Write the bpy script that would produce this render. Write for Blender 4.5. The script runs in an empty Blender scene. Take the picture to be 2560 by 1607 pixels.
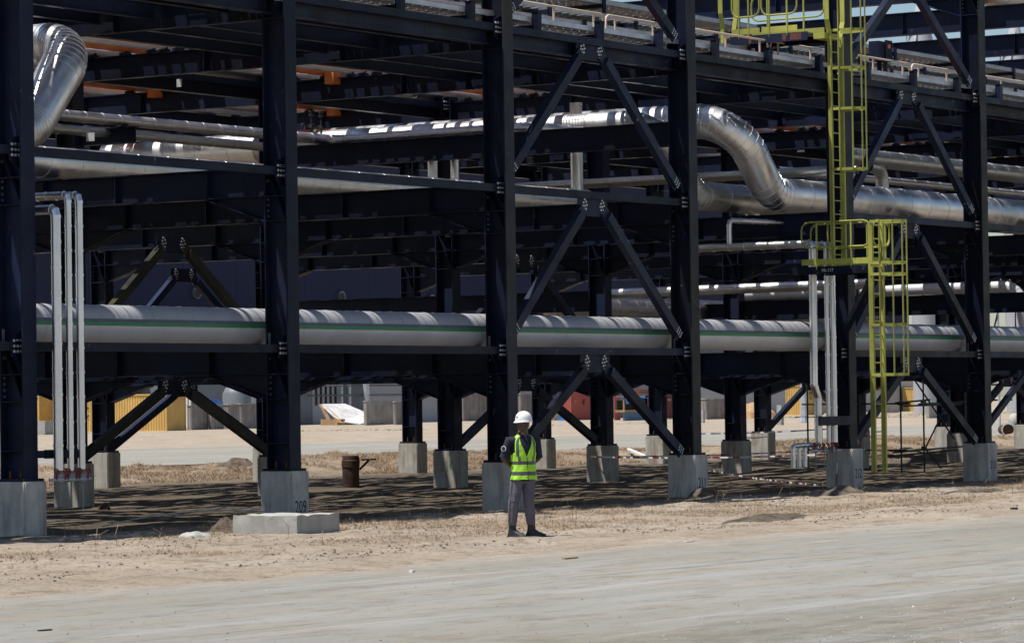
import bpy, bmesh, math, random
import numpy as np
from mathutils import Vector, Matrix
PI = math.pi
S = bpy.context.scene
COL = S.collection
rnd = random.Random(11)

# ---------------------------------------------------------------- camera
W0, H0, FPX = 2560.0, 1607.0, 8821.16
CAM = Vector((-42.8068, -36.9204, 2.03))
RT = Vector((0.546317, -0.837461, -0.014018))
UP = Vector((-0.011509, -0.02424, 0.99964))
FW = Vector((0.837499, 0.545959, 0.022881))
cam = bpy.data.cameras.new('Camera')
cam.sensor_fit = 'HORIZONTAL'; cam.sensor_width = 36; cam.lens = FPX / W0 * 36
cam.clip_start = 0.5; cam.clip_end = 6000
co = bpy.data.objects.new('Camera', cam); COL.objects.link(co)
M = Matrix((RT, UP, -FW)).transposed().to_4x4(); M.translation = CAM
co.matrix_world = M
S.camera = co
# ---------------------------------------------------------------- world, sun, exposure
LIGHT = Vector((0.32, -0.25, -1.0)).normalized()
w = bpy.data.worlds.new('World'); S.world = w; w.use_nodes = True
nt = w.node_tree; bg = nt.nodes['Background']
sky = nt.nodes.new('ShaderNodeTexSky'); sky.sky_type = 'NISHITA'; sky.sun_disc = False
sky.sun_elevation = math.asin(-LIGHT.z); sky.sun_rotation = math.atan2(-LIGHT.x, -LIGHT.y)
sky.air_density = 1.0; sky.dust_density = 0.6; sky.ozone_density = 2.5
nt.links.new(sky.outputs[0], bg.inputs[0]); bg.inputs[1].default_value = 0.078
sl = bpy.data.lights.new('Sun', 'SUN'); sl.energy = 5.0; sl.angle = math.radians(0.53); sl.color = (1.0, 0.96, 0.90)
so = bpy.data.objects.new('Sun', sl); COL.objects.link(so)
so.rotation_euler = LIGHT.to_track_quat('-Z', 'Y').to_euler(); so.location = (0, 0, 60)
S.view_settings.view_transform = 'Standard'; S.view_settings.look = 'None'
S.view_settings.exposure = 0.40; S.view_settings.gamma = 1.0; S.view_settings.use_curve_mapping = False

def px(x, y, ax, v):
    """the point where the photo's pixel (2560 wide) meets the plane axis=v"""
    d = FW + RT * ((x - W0 / 2) / FPX) - UP * ((y - H0 / 2) / FPX)
    return CAM + d * ((v - CAM[ax]) / d[ax])

# ---------------------------------------------------------------- materials
def nd(t, k, **kw):
    n = t.nodes.new(k)
    for a, b in kw.items(): setattr(n, a, b)
    return n
def ramp(t, src, stops):
    r = nd(t, 'ShaderNodeValToRGB'); e = r.color_ramp.elements
    while len(e) < len(stops): e.new(0.5)
    for el, (p, c) in zip(e, stops):
        el.position = p; el.color = (c, c, c, 1) if isinstance(c, (int, float)) else (*c, 1)
    t.links.new(src, r.inputs[0]); return r.outputs[0]
def noise(t, vec, scale, detail=4, rough=.6, st=None, dist=0):
    if st:
        m = nd(t, 'ShaderNodeMapping'); m.inputs['Scale'].default_value = st
        t.links.new(vec, m.inputs['Vector']); vec = m.outputs[0]
    n = nd(t, 'ShaderNodeTexNoise'); n.inputs['Scale'].default_value = scale
    n.inputs['Detail'].default_value = detail; n.inputs['Roughness'].default_value = rough
    n.inputs['Distortion'].default_value = dist
    t.links.new(vec, n.inputs['Vector']); return n.outputs['Fac']
def mix(t, f, a, b):
    m = nd(t, 'ShaderNodeMix', data_type='RGBA')
    for i, v in ((0, f), (6, a), (7, b)):
        if hasattr(v, 'is_linked') or hasattr(v, 'links'): t.links.new(v, m.inputs[i])
        elif isinstance(v, (int, float)): m.inputs[i].default_value = v
        else: m.inputs[i].default_value = (*v, 1)
    return m.outputs[2]
def mul(t, a, b):
    m = nd(t, 'ShaderNodeMath', operation='MULTIPLY')
    for i, v in ((0, a), (1, b)):
        if isinstance(v, (int, float)): m.inputs[i].default_value = v
        else: t.links.new(v, m.inputs[i])
    return m.outputs[0]
def new_mat(name):
    m = bpy.data.materials.new(name); m.use_nodes = True
    t = m.node_tree; b = t.nodes['Principled BSDF']
    g = nd(t, 'ShaderNodeNewGeometry')
    return m, t, b, g.outputs['Position']
def bump(t, b, h, strength, dist=.02):
    n = nd(t, 'ShaderNodeBump'); n.inputs['Strength'].default_value = strength; n.inputs['Distance'].default_value = dist
    t.links.new(h, n.inputs['Height']); t.links.new(n.outputs[0], b.inputs['Normal'])
def simple(name, col, rough=.6, metal=0., var=.25, scale=3., bmp=0., bs=40., st=None):
    m, t, b, P = new_mat(name)
    f = noise(t, P, scale, 5, .65, st)
    lo = tuple(c * (1 - var) for c in col); hi = tuple(min(1, c * (1 + var)) for c in col)
    t.links.new(mix(t, ramp(t, f, [(.3, 0.), (.7, 1.)]), lo, hi), b.inputs['Base Color'])
    b.inputs['Roughness'].default_value = rough; b.inputs['Metallic'].default_value = metal
    if bmp: bump(t, b, noise(t, P, bs, 4, .7, st), bmp)
    return m
def steel(name, col, scr=.35, dirt=(.016, .014, .008), da=.5, vr=(.6, 1.5), chip=(.34, .34, .31)):
    """gloss paint with chipped clumps and a film of dust"""
    m, t, b, P = new_mat(name)
    base = mix(t, ramp(t, noise(t, P, .9, 4, .6), [(.35, 0.), (.7, 1.)]), tuple(c * .75 for c in col), tuple(c * 1.25 for c in col))
    base = mix(t, mul(t, ramp(t, noise(t, P, .55, 5, .7, (1, 1, .6)), [(.48, 0.), (.66, 1.)]), da), base, dirt)
    f1 = ramp(t, noise(t, P, 9, 6, .75, (1, 1, .45), .6), [(.64, 0.), (.66, 1.)])
    f2 = ramp(t, noise(t, P, .8, 3, .5), [(.50, 0.), (.60, 1.)])
    sc = mul(t, mul(t, f1, f2), scr)
    base = mix(t, sc, base, chip)
    oi = nd(t, 'ShaderNodeObjectInfo'); va = nd(t, 'ShaderNodeMapRange'); va.inputs['To Min'].default_value = vr[0]; va.inputs['To Max'].default_value = vr[1]
    t.links.new(oi.outputs['Random'], va.inputs['Value'])
    hs = nd(t, 'ShaderNodeHueSaturation'); t.links.new(va.outputs[0], hs.inputs['Value']); t.links.new(base, hs.inputs['Color']); base = hs.outputs[0]
    base = mix(t, mul(t, ramp(t, noise(t, P, 2.6, 5, .7, (1, 1, .3)), [(.67, 0.), (.72, 1.)]), .55), base, (.065, .030, .014))
    base = mix(t, mul(t, ramp(t, noise(t, P, 26, 4, .7, (1, 1, .12)), [(.60, 0.), (.75, 1.)]), .22), base, (.10, .105, .11))
    t.links.new(base, b.inputs['Base Color'])
    t.links.new(ramp(t, noise(t, P, 2.2, 4), [(.3, .30), (.7, .55)]), b.inputs['Roughness'])
    b.inputs['Specular IOR Level'].default_value = .11
    return m
def concrete(name, col, stain=.5, rust=0.):
    m, t, b, P = new_mat(name)
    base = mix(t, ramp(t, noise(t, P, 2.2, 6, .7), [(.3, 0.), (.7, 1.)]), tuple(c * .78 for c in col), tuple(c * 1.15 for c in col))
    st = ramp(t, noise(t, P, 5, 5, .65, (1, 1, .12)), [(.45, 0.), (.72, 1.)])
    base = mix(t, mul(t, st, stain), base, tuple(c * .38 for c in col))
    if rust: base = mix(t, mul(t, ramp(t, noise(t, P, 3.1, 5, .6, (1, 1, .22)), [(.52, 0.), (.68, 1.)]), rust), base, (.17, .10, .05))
    t.links.new(base, b.inputs['Base Color']); b.inputs['Roughness'].default_value = .9
    b.inputs['Specular IOR Level'].default_value = .2
    bump(t, b, noise(t, P, 28, 6, .7, (1, 1, .5)), .5, .012)
    return m
def cladding(name, col=(.80, .80, .81), r0=.28, r1=.50, metal=1., b_=.16):
    m, t, b, P = new_mat(name)
    base = mix(t, ramp(t, noise(t, P, 1.6, 5, .6), [(.3, 0.), (.7, 1.)]), tuple(c * .82 for c in col), col)
    base = mix(t, mul(t, ramp(t, noise(t, P, 7, 6, .75), [(.62, 0.), (.70, 1.)]), .3), base, (.16, .14, .11))
    t.links.new(base, b.inputs['Base Color']); b.inputs['Metallic'].default_value = metal
    t.links.new(ramp(t, noise(t, P, 2.4, 5, .6), [(.3, r0), (.7, r1)]), b.inputs['Roughness'])
    bump(t, b, noise(t, P, 3.5, 3, .5), b_, .03)
    return m
MT = {}
MT['navy'] = steel('navy_paint', (.0095, .0135, .032))
MT['navy_rub'] = steel('navy_paint_chipped', (.012, .017, .037), scr=.9)
MT['navy_b'] = steel('navy_paint_clean', (.0125, .019, .046), scr=.6, da=.25)
MT['navy_d'] = steel('dusty_navy_flange', (.018, .021, .030), scr=.5, dirt=(.036, .033, .022), da=.85)
MT['olive'] = steel('dusty_brace', (.030, .033, .028), scr=.3, dirt=(.075, .072, .030), da=.9)
MT['bolt'] = simple('galvanised_bolt', (.55, .56, .57), .45, .2, .3, 30)
MT['boltd'] = simple('painted_bolt', (.07, .08, .11), .45, 0, .4, 30)
MT['rustbolt'] = simple('rusty_bolt', (.11, .045, .02), .85, 0, .4, 30)
MT['clad'] = cladding('aluminium_cladding')
MT['clad_d'] = cladding('dull_cladding', (.60, .60, .585), .32, .55)
MT['clad_v'] = cladding('fresh_cladding', (.78, .78, .80), .26, .40, b_=.05)
MT['clad_m'] = cladding('matt_cladding', (.39, .39, .41), .5, .66, .2, .25)
MT['clad_s'] = cladding('smooth_cladding', (.62, .62, .645), .40, .52, .15, .06)
MT['band'] = simple('grey_band', (.085, .095, .115), .5, 0, .2, 4)
MT['green'] = simple('green_stripe', (.012, .20, .062), .45, 0, .15, 4)
MT['orange'] = simple('orange_paint', (.62, .17, .035), .5, 0, .18, 2)
MT['white'] = simple('white_paint', (.72, .72, .72), .45, 0, .12, 3)
MT['galv'] = simple('galvanised_steel', (.48, .51, .55), .42, .35, .22, 2.5, st=(1, 1, 1))
MT['galv_d'] = simple('dusty_galvanised', (.27, .28, .28), .6, .2, .3, 2.5)
MT['yellow'] = steel('safety_yellow', (.35, .36, .085), .6, (.15, .14, .06), .5, (.85, 1.12), (.10, .07, .04))
MT['cream'] = simple('cream_handrail', (.58, .50, .38), .5, 0, .15, 5)
MT['cab_o'] = simple('orange_cable', (.20, .038, .015), .6, 0, .4, 6)
MT['cab_k'] = simple('black_cable', (.016, .016, .017), .6, 0, .4, 6)
MT['cab_y'] = simple('yellow_cable', (.35, .20, .03), .6, 0, .5, 4)
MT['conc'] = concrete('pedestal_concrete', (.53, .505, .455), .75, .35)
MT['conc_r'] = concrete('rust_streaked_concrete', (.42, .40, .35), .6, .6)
MT['conc_l'] = concrete('pale_concrete', (.37, .365, .34), .3, .12)
MT['kerb'] = concrete('kerb_concrete', (.20, .20, .20), .5)
MT['rust'] = simple('rusty_steel', (.055, .028, .016), .85, .1, .5, 7, .3)
MT['ink'] = simple('black_paint_mark', (.018, .018, .020), .8, 0, .2, 9)
MT['red'] = simple('red_paint', (.22, .015, .013), .45, 0, .2, 6)
MT['c_redp'] = simple('scraped_red_primer', (.11, .030, .024), .7, 0, .5, 14)
MT['tape'] = simple('white_tape', (.70, .70, .70), .5, 0, .1, 6)
MT['scaf'] = simple('scaffold_tube', (.020, .034, .032), .5, .2, .5, 4)
MT['mark'] = simple('chalk_mark', (.55, .56, .55), .8, 0, .2, 9)
MT['plaque'] = simple('pale_plate', (.40, .41, .42), .6, 0, .2, 9)

# ---------------------------------------------------------------- mesh helpers
class MB:
    def __init__(s): s.v = []; s.f = []; s.m = []
    def add(s, vs, fs, mi=0):
        o = len(s.v); s.v += [tuple(v) for v in vs]; s.f += [tuple(i + o for i in q) for q in fs]; s.m += [mi] * len(fs); return s
    def box(s, x0, x1, y0, y1, z0, z1, mi=0):
        return s.add([(x0, y0, z0), (x1, y0, z0), (x1, y1, z0), (x0, y1, z0), (x0, y0, z1), (x1, y0, z1), (x1, y1, z1), (x0, y1, z1)],
                     [(0, 3, 2, 1), (4, 5, 6, 7), (0, 1, 5, 4), (1, 2, 6, 5), (2, 3, 7, 6), (3, 0, 4, 7)], mi)
    def bar(s, p0, p1, w, h, up=(0, 0, 1), dw=0., dh=0., mi=0):
        p0 = Vector(p0); p1 = Vector(p1); d = (p1 - p0).normalized(); up = Vector(up)
        if abs(d.dot(up)) > .99: up = Vector((0, 1, 0))
        sd = d.cross(up).normalized(); u = sd.cross(d).normalized()
        vs = []
        for p in (p0, p1):
            for a, b in ((-1, -1), (1, -1), (1, 1), (-1, 1)):
                vs.append(p + sd * (dw + a * w / 2) + u * (dh + b * h / 2))
        return s.add(vs, [(3, 2, 1, 0), (4, 5, 6, 7), (0, 1, 5, 4), (1, 2, 6, 5), (2, 3, 7, 6), (3, 0, 4, 7)], mi)
    def ibeam(s, p0, p1, depth, width, tf=.02, tw=.014, up=(0, 0, 1)):
        s.bar(p0, p1, width, tf, up, 0, depth / 2 - tf / 2)
        s.bar(p0, p1, width, tf, up, 0, -depth / 2 + tf / 2)
        return s.bar(p0, p1, tw, depth - 2 * tf + .004, up)
    def prism(s, poly, n, t, mi=0):
        """poly: 3D points of a flat outline, n: unit normal, t: thickness"""
        n = Vector(n); k = len(poly)
        a = [Vector(p) - n * t / 2 for p in poly]; b = [Vector(p) + n * t / 2 for p in poly]
        fs = [tuple(range(k - 1, -1, -1)), tuple(range(k, 2 * k))] + [(i, (i + 1) % k, k + (i + 1) % k, k + i) for i in range(k)]
        return s.add(a + b, fs, mi)
    def tube(s, pts, r, n=8, caps=True, mi=0):
        pts = [Vector(p) for p in pts]; rings = []; prev = None
        rs = r if isinstance(r, (list, tuple)) else [r] * len(pts)
        for i, p in enumerate(pts):
            d = (pts[min(i + 1, len(pts) - 1)] - pts[max(i - 1, 0)]).normalized()
            if prev is None:
                a = Vector((0, 0, 1)) if abs(d.z) < .9 else Vector((1, 0, 0))
                u = d.cross(a).normalized()
            else:
                u = (prev - d * prev.dot(d)).normalized()
            prev = u; v = d.cross(u)
            rings.append([p + (u * math.cos(2 * PI * j / n) + v * math.sin(2 * PI * j / n)) * rs[i] for j in range(n)])
        fs = []
        for i in range(len(pts) - 1):
            for j in range(n):
                fs.append((i * n + j, i * n + (j + 1) % n, (i + 1) * n + (j + 1) % n, (i + 1) * n + j))
        if caps: fs += [tuple(range(n - 1, -1, -1)), tuple((len(pts) - 1) * n + j for j in range(n))]
        return s.add([q for g in rings for q in g], fs, mi)
    def cyl(s, c, ax, r, h, n=12, mi=0, r2=None):
        c = Vector(c); ax = Vector(ax).normalized()
        return s.tube([c, c + ax * h], [r, r if r2 is None else r2], n, True, mi)
    def lathe(s, prof, n=16, c=(0, 0, 0), mi=0):
        c = Vector(c); vs = []; fs = []
        for r, z in prof:
            vs += [(c.x + r * math.cos(2 * PI * j / n), c.y + r * math.sin(2 * PI * j / n), c.z + z) for j in range(n)]
        for i in range(len(prof) - 1):
            for j in range(n): fs.append((i * n + j, i * n + (j + 1) % n, (i + 1) * n + (j + 1) % n, (i + 1) * n + j))
        fs.append(tuple(range(n - 1, -1, -1))); fs.append(tuple((len(prof) - 1) * n + j for j in range(n)))
        return s.add(vs, fs, mi)
    def mesh(s, name, smooth=None):
        me = bpy.data.meshes.new(name); me.from_pydata(s.v, [], s.f)
        if any(s.m): me.polygons.foreach_set('material_index', s.m)
        if smooth is not None:
            me.polygons.foreach_set('use_smooth', [True] * len(me.polygons)); me.set_sharp_from_angle(angle=math.radians(smooth))
        me.update(); return me
def obj(name, me, mat, parent=None, loc=None, quat=None, kind=None):
    if isinstance(me, MB): me = me.mesh(name)
    mats = mat if isinstance(mat, (list, tuple)) else [mat]
    if not me.materials:
        for m in mats: me.materials.append(MT[m] if isinstance(m, str) else m)
    o = bpy.data.objects.new(name, me); COL.objects.link(o)
    if parent: o.parent = parent
    if loc is not None: o.location = loc
    if quat is not None: o.rotation_mode = 'QUATERNION'; o.rotation_quaternion = quat
    if kind: o['kind'] = kind
    return o
def tag(o, label, cat, group=None):
    o['label'] = label; o['category'] = cat
    if group: o['group'] = group
    return o
def thing(name, label, cat, loc=(0, 0, 0), group=None, rz=0):
    o = bpy.data.objects.new(name, None); COL.objects.link(o); o.location = loc; o.rotation_euler.z = rz
    o.empty_display_size = .2
    return tag(o, label, cat, group)
def struct(name, me, mat, kind='structure'):
    o = obj(name, me, mat); o['kind'] = kind; return o
def text_mesh(s, size, align='CENTER', ext=.001):
    c = bpy.data.curves.new('txt', 'FONT'); c.body = s; c.size = size; c.extrude = ext; c.align_x = align; c.align_y = 'CENTER'; c.resolution_u = 2
    o = bpy.data.objects.new('txt', c); COL.objects.link(o)
    dg = bpy.context.evaluated_depsgraph_get(); dg.update()
    me = bpy.data.meshes.new_from_object(o.evaluated_get(dg)); me.materials.clear()
    bpy.data.objects.remove(o); bpy.data.curves.remove(c); return me
def facing(n, up=(0, 0, 1)):
    """rotation that turns a text's +Z to n and its +Y to up"""
    z = Vector(n).normalized(); x = Vector(up).cross(z).normalized(); y = z.cross(x)
    return Matrix((x, y, z)).transposed().to_quaternion()

# ---------------------------------------------------------------- value noise for shaped ground
def vnoise(x, y, seed=0):
    xi = np.floor(x).astype(np.int64); yi = np.floor(y).astype(np.int64); xf = x - xi; yf = y - yi
    def h(a, b):
        n = (a * 374761393 + b * 668265263 + seed * 974634777) & 0xFFFFFFFF
        n = ((n ^ (n >> 13)) * 1274126177) & 0xFFFFFFFF
        return ((n ^ (n >> 16)) & 0xFFFF) / 65535.0
    u = xf * xf * (3 - 2 * xf); v = yf * yf * (3 - 2 * yf)
    return (h(xi, yi) * (1 - u) + h(xi + 1, yi) * u) * (1 - v) + (h(xi, yi + 1) * (1 - u) + h(xi + 1, yi + 1) * u) * v
def fbm(x, y, oct=4, seed=0):
    a = 0; s = 0; k = 1.
    for i in range(oct): a = a + k * vnoise(x * 2 ** i, y * 2 ** i, seed + i); s += k; k *= .55
    return a / s - .5
def sst(a, b, x):
    t = np.clip((x - a) / (b - a), 0, 1); return t * t * (3 - 2 * t)
L7 = 7.0; YB = 10.714; YC = 21.528
def gz(x, y):
    """height of the bare ground"""
    x = np.asarray(x, float); y = np.asarray(y, float)
    verge = sst(-11.5, -9.5, y) * (1 - sst(-1.5, 1., y))
    z = verge * (.13 * fbm(x * .55, y * .9, 6, 3) + .16 * np.maximum(fbm(x * 1.1, y * 2.0, 5, 8) - .05, 0) + .045 * fbm(x * 3.7, y * 4.3, 3, 28) + .02)
    inside = sst(-1.5, .5, y) * (1 - sst(22.5, 24, y))
    z = z + inside * (.16 * fbm(x * .55, y * .55, 6, 5) - .02)
    back = sst(22.6, 25.5, y) * (1 - sst(29.5, 31.2, y))
    z = z + back * (.16 + .75 * np.maximum(fbm(x * .22, y * .35, 5, 21) + .12, -.15) + .30 * fbm(x * 1.3, y * 1.6, 5, 2))
    far = sst(74, 84, y)
    z = z + far * (.35 * fbm(x * .06, y * .08, 4, 17))
    z = z - .10 * (1 - sst(-12.2, -10.4, y)) - .10 * sst(32, 33.5, y) * (1 - sst(73, 76, y))
    return z
def gz1(x, y): return float(gz(np.array([x]), np.array([y]))[0])
# ================================================================ GROUND, ROADS
def grid_sheet(name, xs, ys, zf, mat):
    X, Y = np.meshgrid(xs, ys); Z = zf(X, Y); nx, ny = len(xs), len(ys)
    v = np.stack([X, Y, Z], -1).reshape(-1, 3)
    i = np.arange((ny - 1) * (nx - 1)); r = i // (nx - 1); c = i % (nx - 1); a = r * nx + c
    f = np.stack([a, a + 1, a + nx + 1, a + nx], -1)
    me = bpy.data.meshes.new(name); me.vertices.add(len(v)); me.vertices.foreach_set('co', v.ravel())
    me.loops.add(len(f) * 4); me.loops.foreach_set('vertex_index', f.ravel())
    me.polygons.add(len(f)); me.polygons.foreach_set('loop_start', np.arange(len(f)) * 4)
    me.polygons.foreach_set('use_smooth', np.ones(len(f), bool)); me.update(calc_edges=True); me.validate()
    return struct(name, me, mat)
def axis(bp):
    out = []
    for (a, b, st) in bp: out += list(np.arange(a, b, st))
    return np.array(out + [bp[-1][1]])
m, t, b, P = new_mat('sand_ground')
sep = nd(t, 'ShaderNodeSeparateXYZ'); t.links.new(P, sep.inputs[0])
n1 = noise(t, P, .35, 6, .65); n2 = noise(t, P, 2.8, 6, .7); n3 = noise(t, P, 14, 5, .7); n4 = noise(t, P, .9, 5, .7, (.5, 1.6, 1))
c = mix(t, ramp(t, n1, [(.32, 0.), (.68, 1.)]), (.31, .252, .192), (.43, .365, .295))
c = mix(t, mul(t, ramp(t, n2, [(.50, 0.), (.64, 1.)]), .6), c, (.17, .122, .080))
c = mix(t, mul(t, ramp(t, n3, [(.53, 0.), (.64, 1.)]), .6), c, (.10, .088, .062))
c = mix(t, mul(t, ramp(t, noise(t, P, 1.3, 7, .8, (.6, 1.3, 1)), [(.52, 0.), (.62, 1.)]), .55), c, (.175, .135, .095))
c = mix(t, mul(t, ramp(t, n4, [(.58, 0.), (.70, 1.)]), .6), c, (.27, .26, .24))
# shade under the rack, painted into the ground colour
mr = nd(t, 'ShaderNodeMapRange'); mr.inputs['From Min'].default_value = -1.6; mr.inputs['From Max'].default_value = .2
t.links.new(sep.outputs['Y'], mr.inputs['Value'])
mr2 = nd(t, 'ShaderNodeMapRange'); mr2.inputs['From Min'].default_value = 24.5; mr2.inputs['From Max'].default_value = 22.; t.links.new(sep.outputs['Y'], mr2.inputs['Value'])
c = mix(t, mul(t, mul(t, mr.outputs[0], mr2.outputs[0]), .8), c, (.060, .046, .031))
# brown straw litter behind the rack
mr3 = nd(t, 'ShaderNodeMapRange'); mr3.inputs['From Min'].default_value = 22.5; mr3.inputs['From Max'].default_value = 24.5; t.links.new(sep.outputs['Y'], mr3.inputs['Value'])
mr4 = nd(t, 'ShaderNodeMapRange'); mr4.inputs['From Min'].default_value = 34; mr4.inputs['From Max'].default_value = 32; t.links.new(sep.outputs['Y'], mr4.inputs['Value'])
c = mix(t, mul(t, mul(t, mr3.outputs[0], mr4.outputs[0]), .45), c, mix(t, ramp(t, noise(t, P, 7, 7, .8), [(.40, 0.), (.62, 1.)]), (.30, .21, .125), (.07, .042, .022)))
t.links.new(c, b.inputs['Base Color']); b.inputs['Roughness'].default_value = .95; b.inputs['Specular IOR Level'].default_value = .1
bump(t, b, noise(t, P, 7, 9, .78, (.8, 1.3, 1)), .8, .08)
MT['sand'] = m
m, t, b, P = new_mat('grey_marl_road')
n1 = noise(t, P, .16, 5, .6, (.30, 2.2, 1)); n2 = noise(t, P, .9, 6, .7, (.22, 2.0, 1)); n3 = noise(t, P, 24, 4, .7); n4 = noise(t, P, 3.2, 6, .78, (.28, 1.5, 1))
c = mix(t, ramp(t, n1, [(.38, 0.), (.62, 1.)]), (.220, .211, .178), (.285, .280, .258))
c = mix(t, mul(t, ramp(t, n2, [(.50, 0.), (.64, 1.)]), .7), c, (.285, .240, .180))
c = mix(t, mul(t, ramp(t, noise(t, P, 1.3, 7, .8, (.6, 1.3, 1)), [(.52, 0.), (.62, 1.)]), .55), c, (.175, .135, .095))
c = mix(t, mul(t, ramp(t, n4, [(.54, 0.), (.68, 1.)]), .65), c, (.130, .122, .104))
c = mix(t, mul(t, ramp(t, noise(t, P, .42, 7, .75, (.16, 1.9, 1)), [(.54, 0.), (.64, 1.)]), .65), c, (.345, .340, .335))
c = mix(t, mul(t, ramp(t, noise(t, P, 1.1, 5, .7, (.05, 2.6, 1), .4), [(.60, 0.), (.67, 1.)]), .6), c, (.145, .136, .115))
c = mix(t, mul(t, ramp(t, noise(t, P, 9, 5, .8, (.5, 1.2, 1)), [(.58, 0.), (.70, 1.)]), .4), c, (.15, .142, .125))
c = mix(t, mul(t, ramp(t, n3, [(.60, 0.), (.70, 1.)]), .4), c, (.115, .112, .10))
sep = nd(t, 'ShaderNodeSeparateXYZ'); t.links.new(P, sep.inputs[0])
ad = nd(t, 'ShaderNodeMath', operation='MULTIPLY_ADD'); t.links.new(noise(t, P, .8, 7, .75, (.45, 1, 1)), ad.inputs[0]); ad.inputs[1].default_value = 7.; t.links.new(sep.outputs['Y'], ad.inputs[2])
e1 = nd(t, 'ShaderNodeMapRange'); e1.inputs['From Min'].default_value = -9.2; e1.inputs['From Max'].default_value = -6.9; t.links.new(ad.outputs[0], e1.inputs['Value'])
e2 = nd(t, 'ShaderNodeMapRange'); e2.inputs['From Min'].default_value = 12; e2.inputs['From Max'].default_value = 8; t.links.new(sep.outputs['Y'], e2.inputs['Value'])
snd = mix(t, ramp(t, noise(t, P, 3.0, 6, .75), [(.4, 0.), (.65, 1.)]), (.40, .34, .275), (.24, .19, .14))
c = mix(t, mul(t, mul(t, e1.outputs[0], e2.outputs[0]), .9), c, snd)
e3 = nd(t, 'ShaderNodeMapRange'); e3.inputs['From Min'].default_value = -17.2; e3.inputs['From Max'].default_value = -18.6; t.links.new(ad.outputs[0], e3.inputs['Value'])
c = mix(t, mul(t, mul(t, e3.outputs[0], ramp(t, noise(t, P, 2.2, 6, .75, (.6, 1.4, 1)), [(.40, 0.), (.6, 1.)])), .6), c, (.135, .12, .095))
t.links.new(c, b.inputs['Base Color']); b.inputs['Roughness'].default_value = .92; b.inputs['Specular IOR Level'].default_value = .15
bump(t, b, noise(t, P, 9, 8, .78, (.45, 1.2, 1)), .8, .045)
MT['road'] = m
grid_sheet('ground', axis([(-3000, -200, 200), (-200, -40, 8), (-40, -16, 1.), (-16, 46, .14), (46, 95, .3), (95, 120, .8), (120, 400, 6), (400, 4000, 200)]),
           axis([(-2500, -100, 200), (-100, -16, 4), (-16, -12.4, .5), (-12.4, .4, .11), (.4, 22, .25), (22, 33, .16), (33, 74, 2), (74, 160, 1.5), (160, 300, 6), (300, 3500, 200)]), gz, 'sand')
def road_z(y0, y1, top, wid=2.0, amp=.02):
    def f(X, Y):
        e0 = y0 + 1.1 * fbm(X * .12, X * 0 + 3.3, 4, 31) * 2; e1 = y1 + 1.0 * fbm(X * .12, X * 0 + 9.1, 4, 37) * 2 + 1.3 * fbm(X * .7, Y * 2.5, 4, 39)
        edge = sst(0, wid, Y - e0) * sst(0, wid, e1 - Y)
        return top - .20 * (1 - edge) + amp * fbm(X * .25, Y * 1.1, 4, 9) * edge + .016 * fbm(X * .9, Y * 3.8, 4, 12)
    return f
grid_sheet('road', axis([(-900, -60, 40), (-60, -30, 1), (-30, 30, .25), (30, 140, 1.5), (140, 900, 60)]), axis([(-34, -12, .2), (-12, -8.6, .07)]), road_z(-34.5, -9.6, .0, 2.2), 'road')
grid_sheet('far_road', axis([(-900, 0, 40), (0, 260, 2.), (260, 1200, 60)]), axis([(33.4, 76.5, .8)]), road_z(32.4, 76., .0, 1.6), 'road')
# ================================================================ PIPE RACK STEEL
ROWS = (('front', 0.), ('middle', YB), ('rear', YC))
NK = 13
TL = ((2.58, 3.10, True), (5.70, 6.22, True), (8.82, 9.30, False), (11.67, 12.27, True))   # transverse beam levels
NUM = ('', 'two-oh-nine', 'two-ten', 'two-eleven', 'two-twelve', 'two-thirteen')
def fname(k):
    if k <= 5: return 'pedestal ' + NUM[k] if k else 'the pedestal just before two-oh-nine'
    return ['', 'first', 'second', 'third', 'fourth', 'fifth', 'sixth', 'seventh'][k - 5] + ' frame past pedestal two-thirteen'
# shared meshes -----------------------------------------------------------------
me_col = MB().box(-.174, -.156, .028, .472, .93, 12.5).mesh('column')
me_fl = MB().box(-.33, 0, 0, .03, .93, 12.5).mesh('flange'); me_fl2 = me_fl.copy(); me_fl3 = me_fl.copy()
me_stf = []
for z0, z1, h in TL:
    for z in ([z0, z1] + ([z0 - .43] if h else [])): me_stf.append((MB().box(-.322, -.008, .031, .469, -.008, .008).mesh('stiffener') if not me_stf else me_stf[0][0], z))
    if h: me_stf.append((MB().prism([(-.322, .46, .50), (-.008, .46, .50), (-.008, .04, -.41), (-.322, .04, -.41)], Vector((0, .91, .42)).normalized(), .014).mesh('diagonal_stiffener') if z0 < 3 else me_stf[3][0], z0))
me_stf.append((me_stf[0][0], 1.368))
def bolt(mb, c, ax, r=.021, h=.026): mb.cyl(c, ax, r, h, 6)
bl = MB()
for z0, z1, h in TL:
    for z in ([z1 - .12, z1 - .25] + ([z0 - .05, z0 - .15, z0 - .25, z0 - .35] if h else [z0 + .1])):
        for y, a in ((.471, -1), (.029, 1)): bolt(bl, (-.255, y, z), (0, a, 0), .026, .03)
me_bolt = bl.mesh('bolt_row')
me_bp = MB().box(-.40, .08, -.05, .55, .885, .93).mesh('base_plate')
an = MB()
for x in (-.25, -.08):
    for y in (.13, .36): an.cyl((x, y, .93), (0, 0, 1), .022, .12, 6)
me_an = an.mesh('anchor_bolt')
def pedestal_mesh(seed):
    q = MB().box(-.42, .11, -.09, .59, -.35, .885)
    me = q.mesh('pedestal'); bm = bmesh.new(); bm.from_mesh(me)
    bmesh.ops.bevel(bm, geom=[e for e in bm.edges], offset=.022, segments=2, affect='EDGES'); bm.to_mesh(me); bm.free(); return me
me_ped = pedestal_mesh(1)
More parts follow.
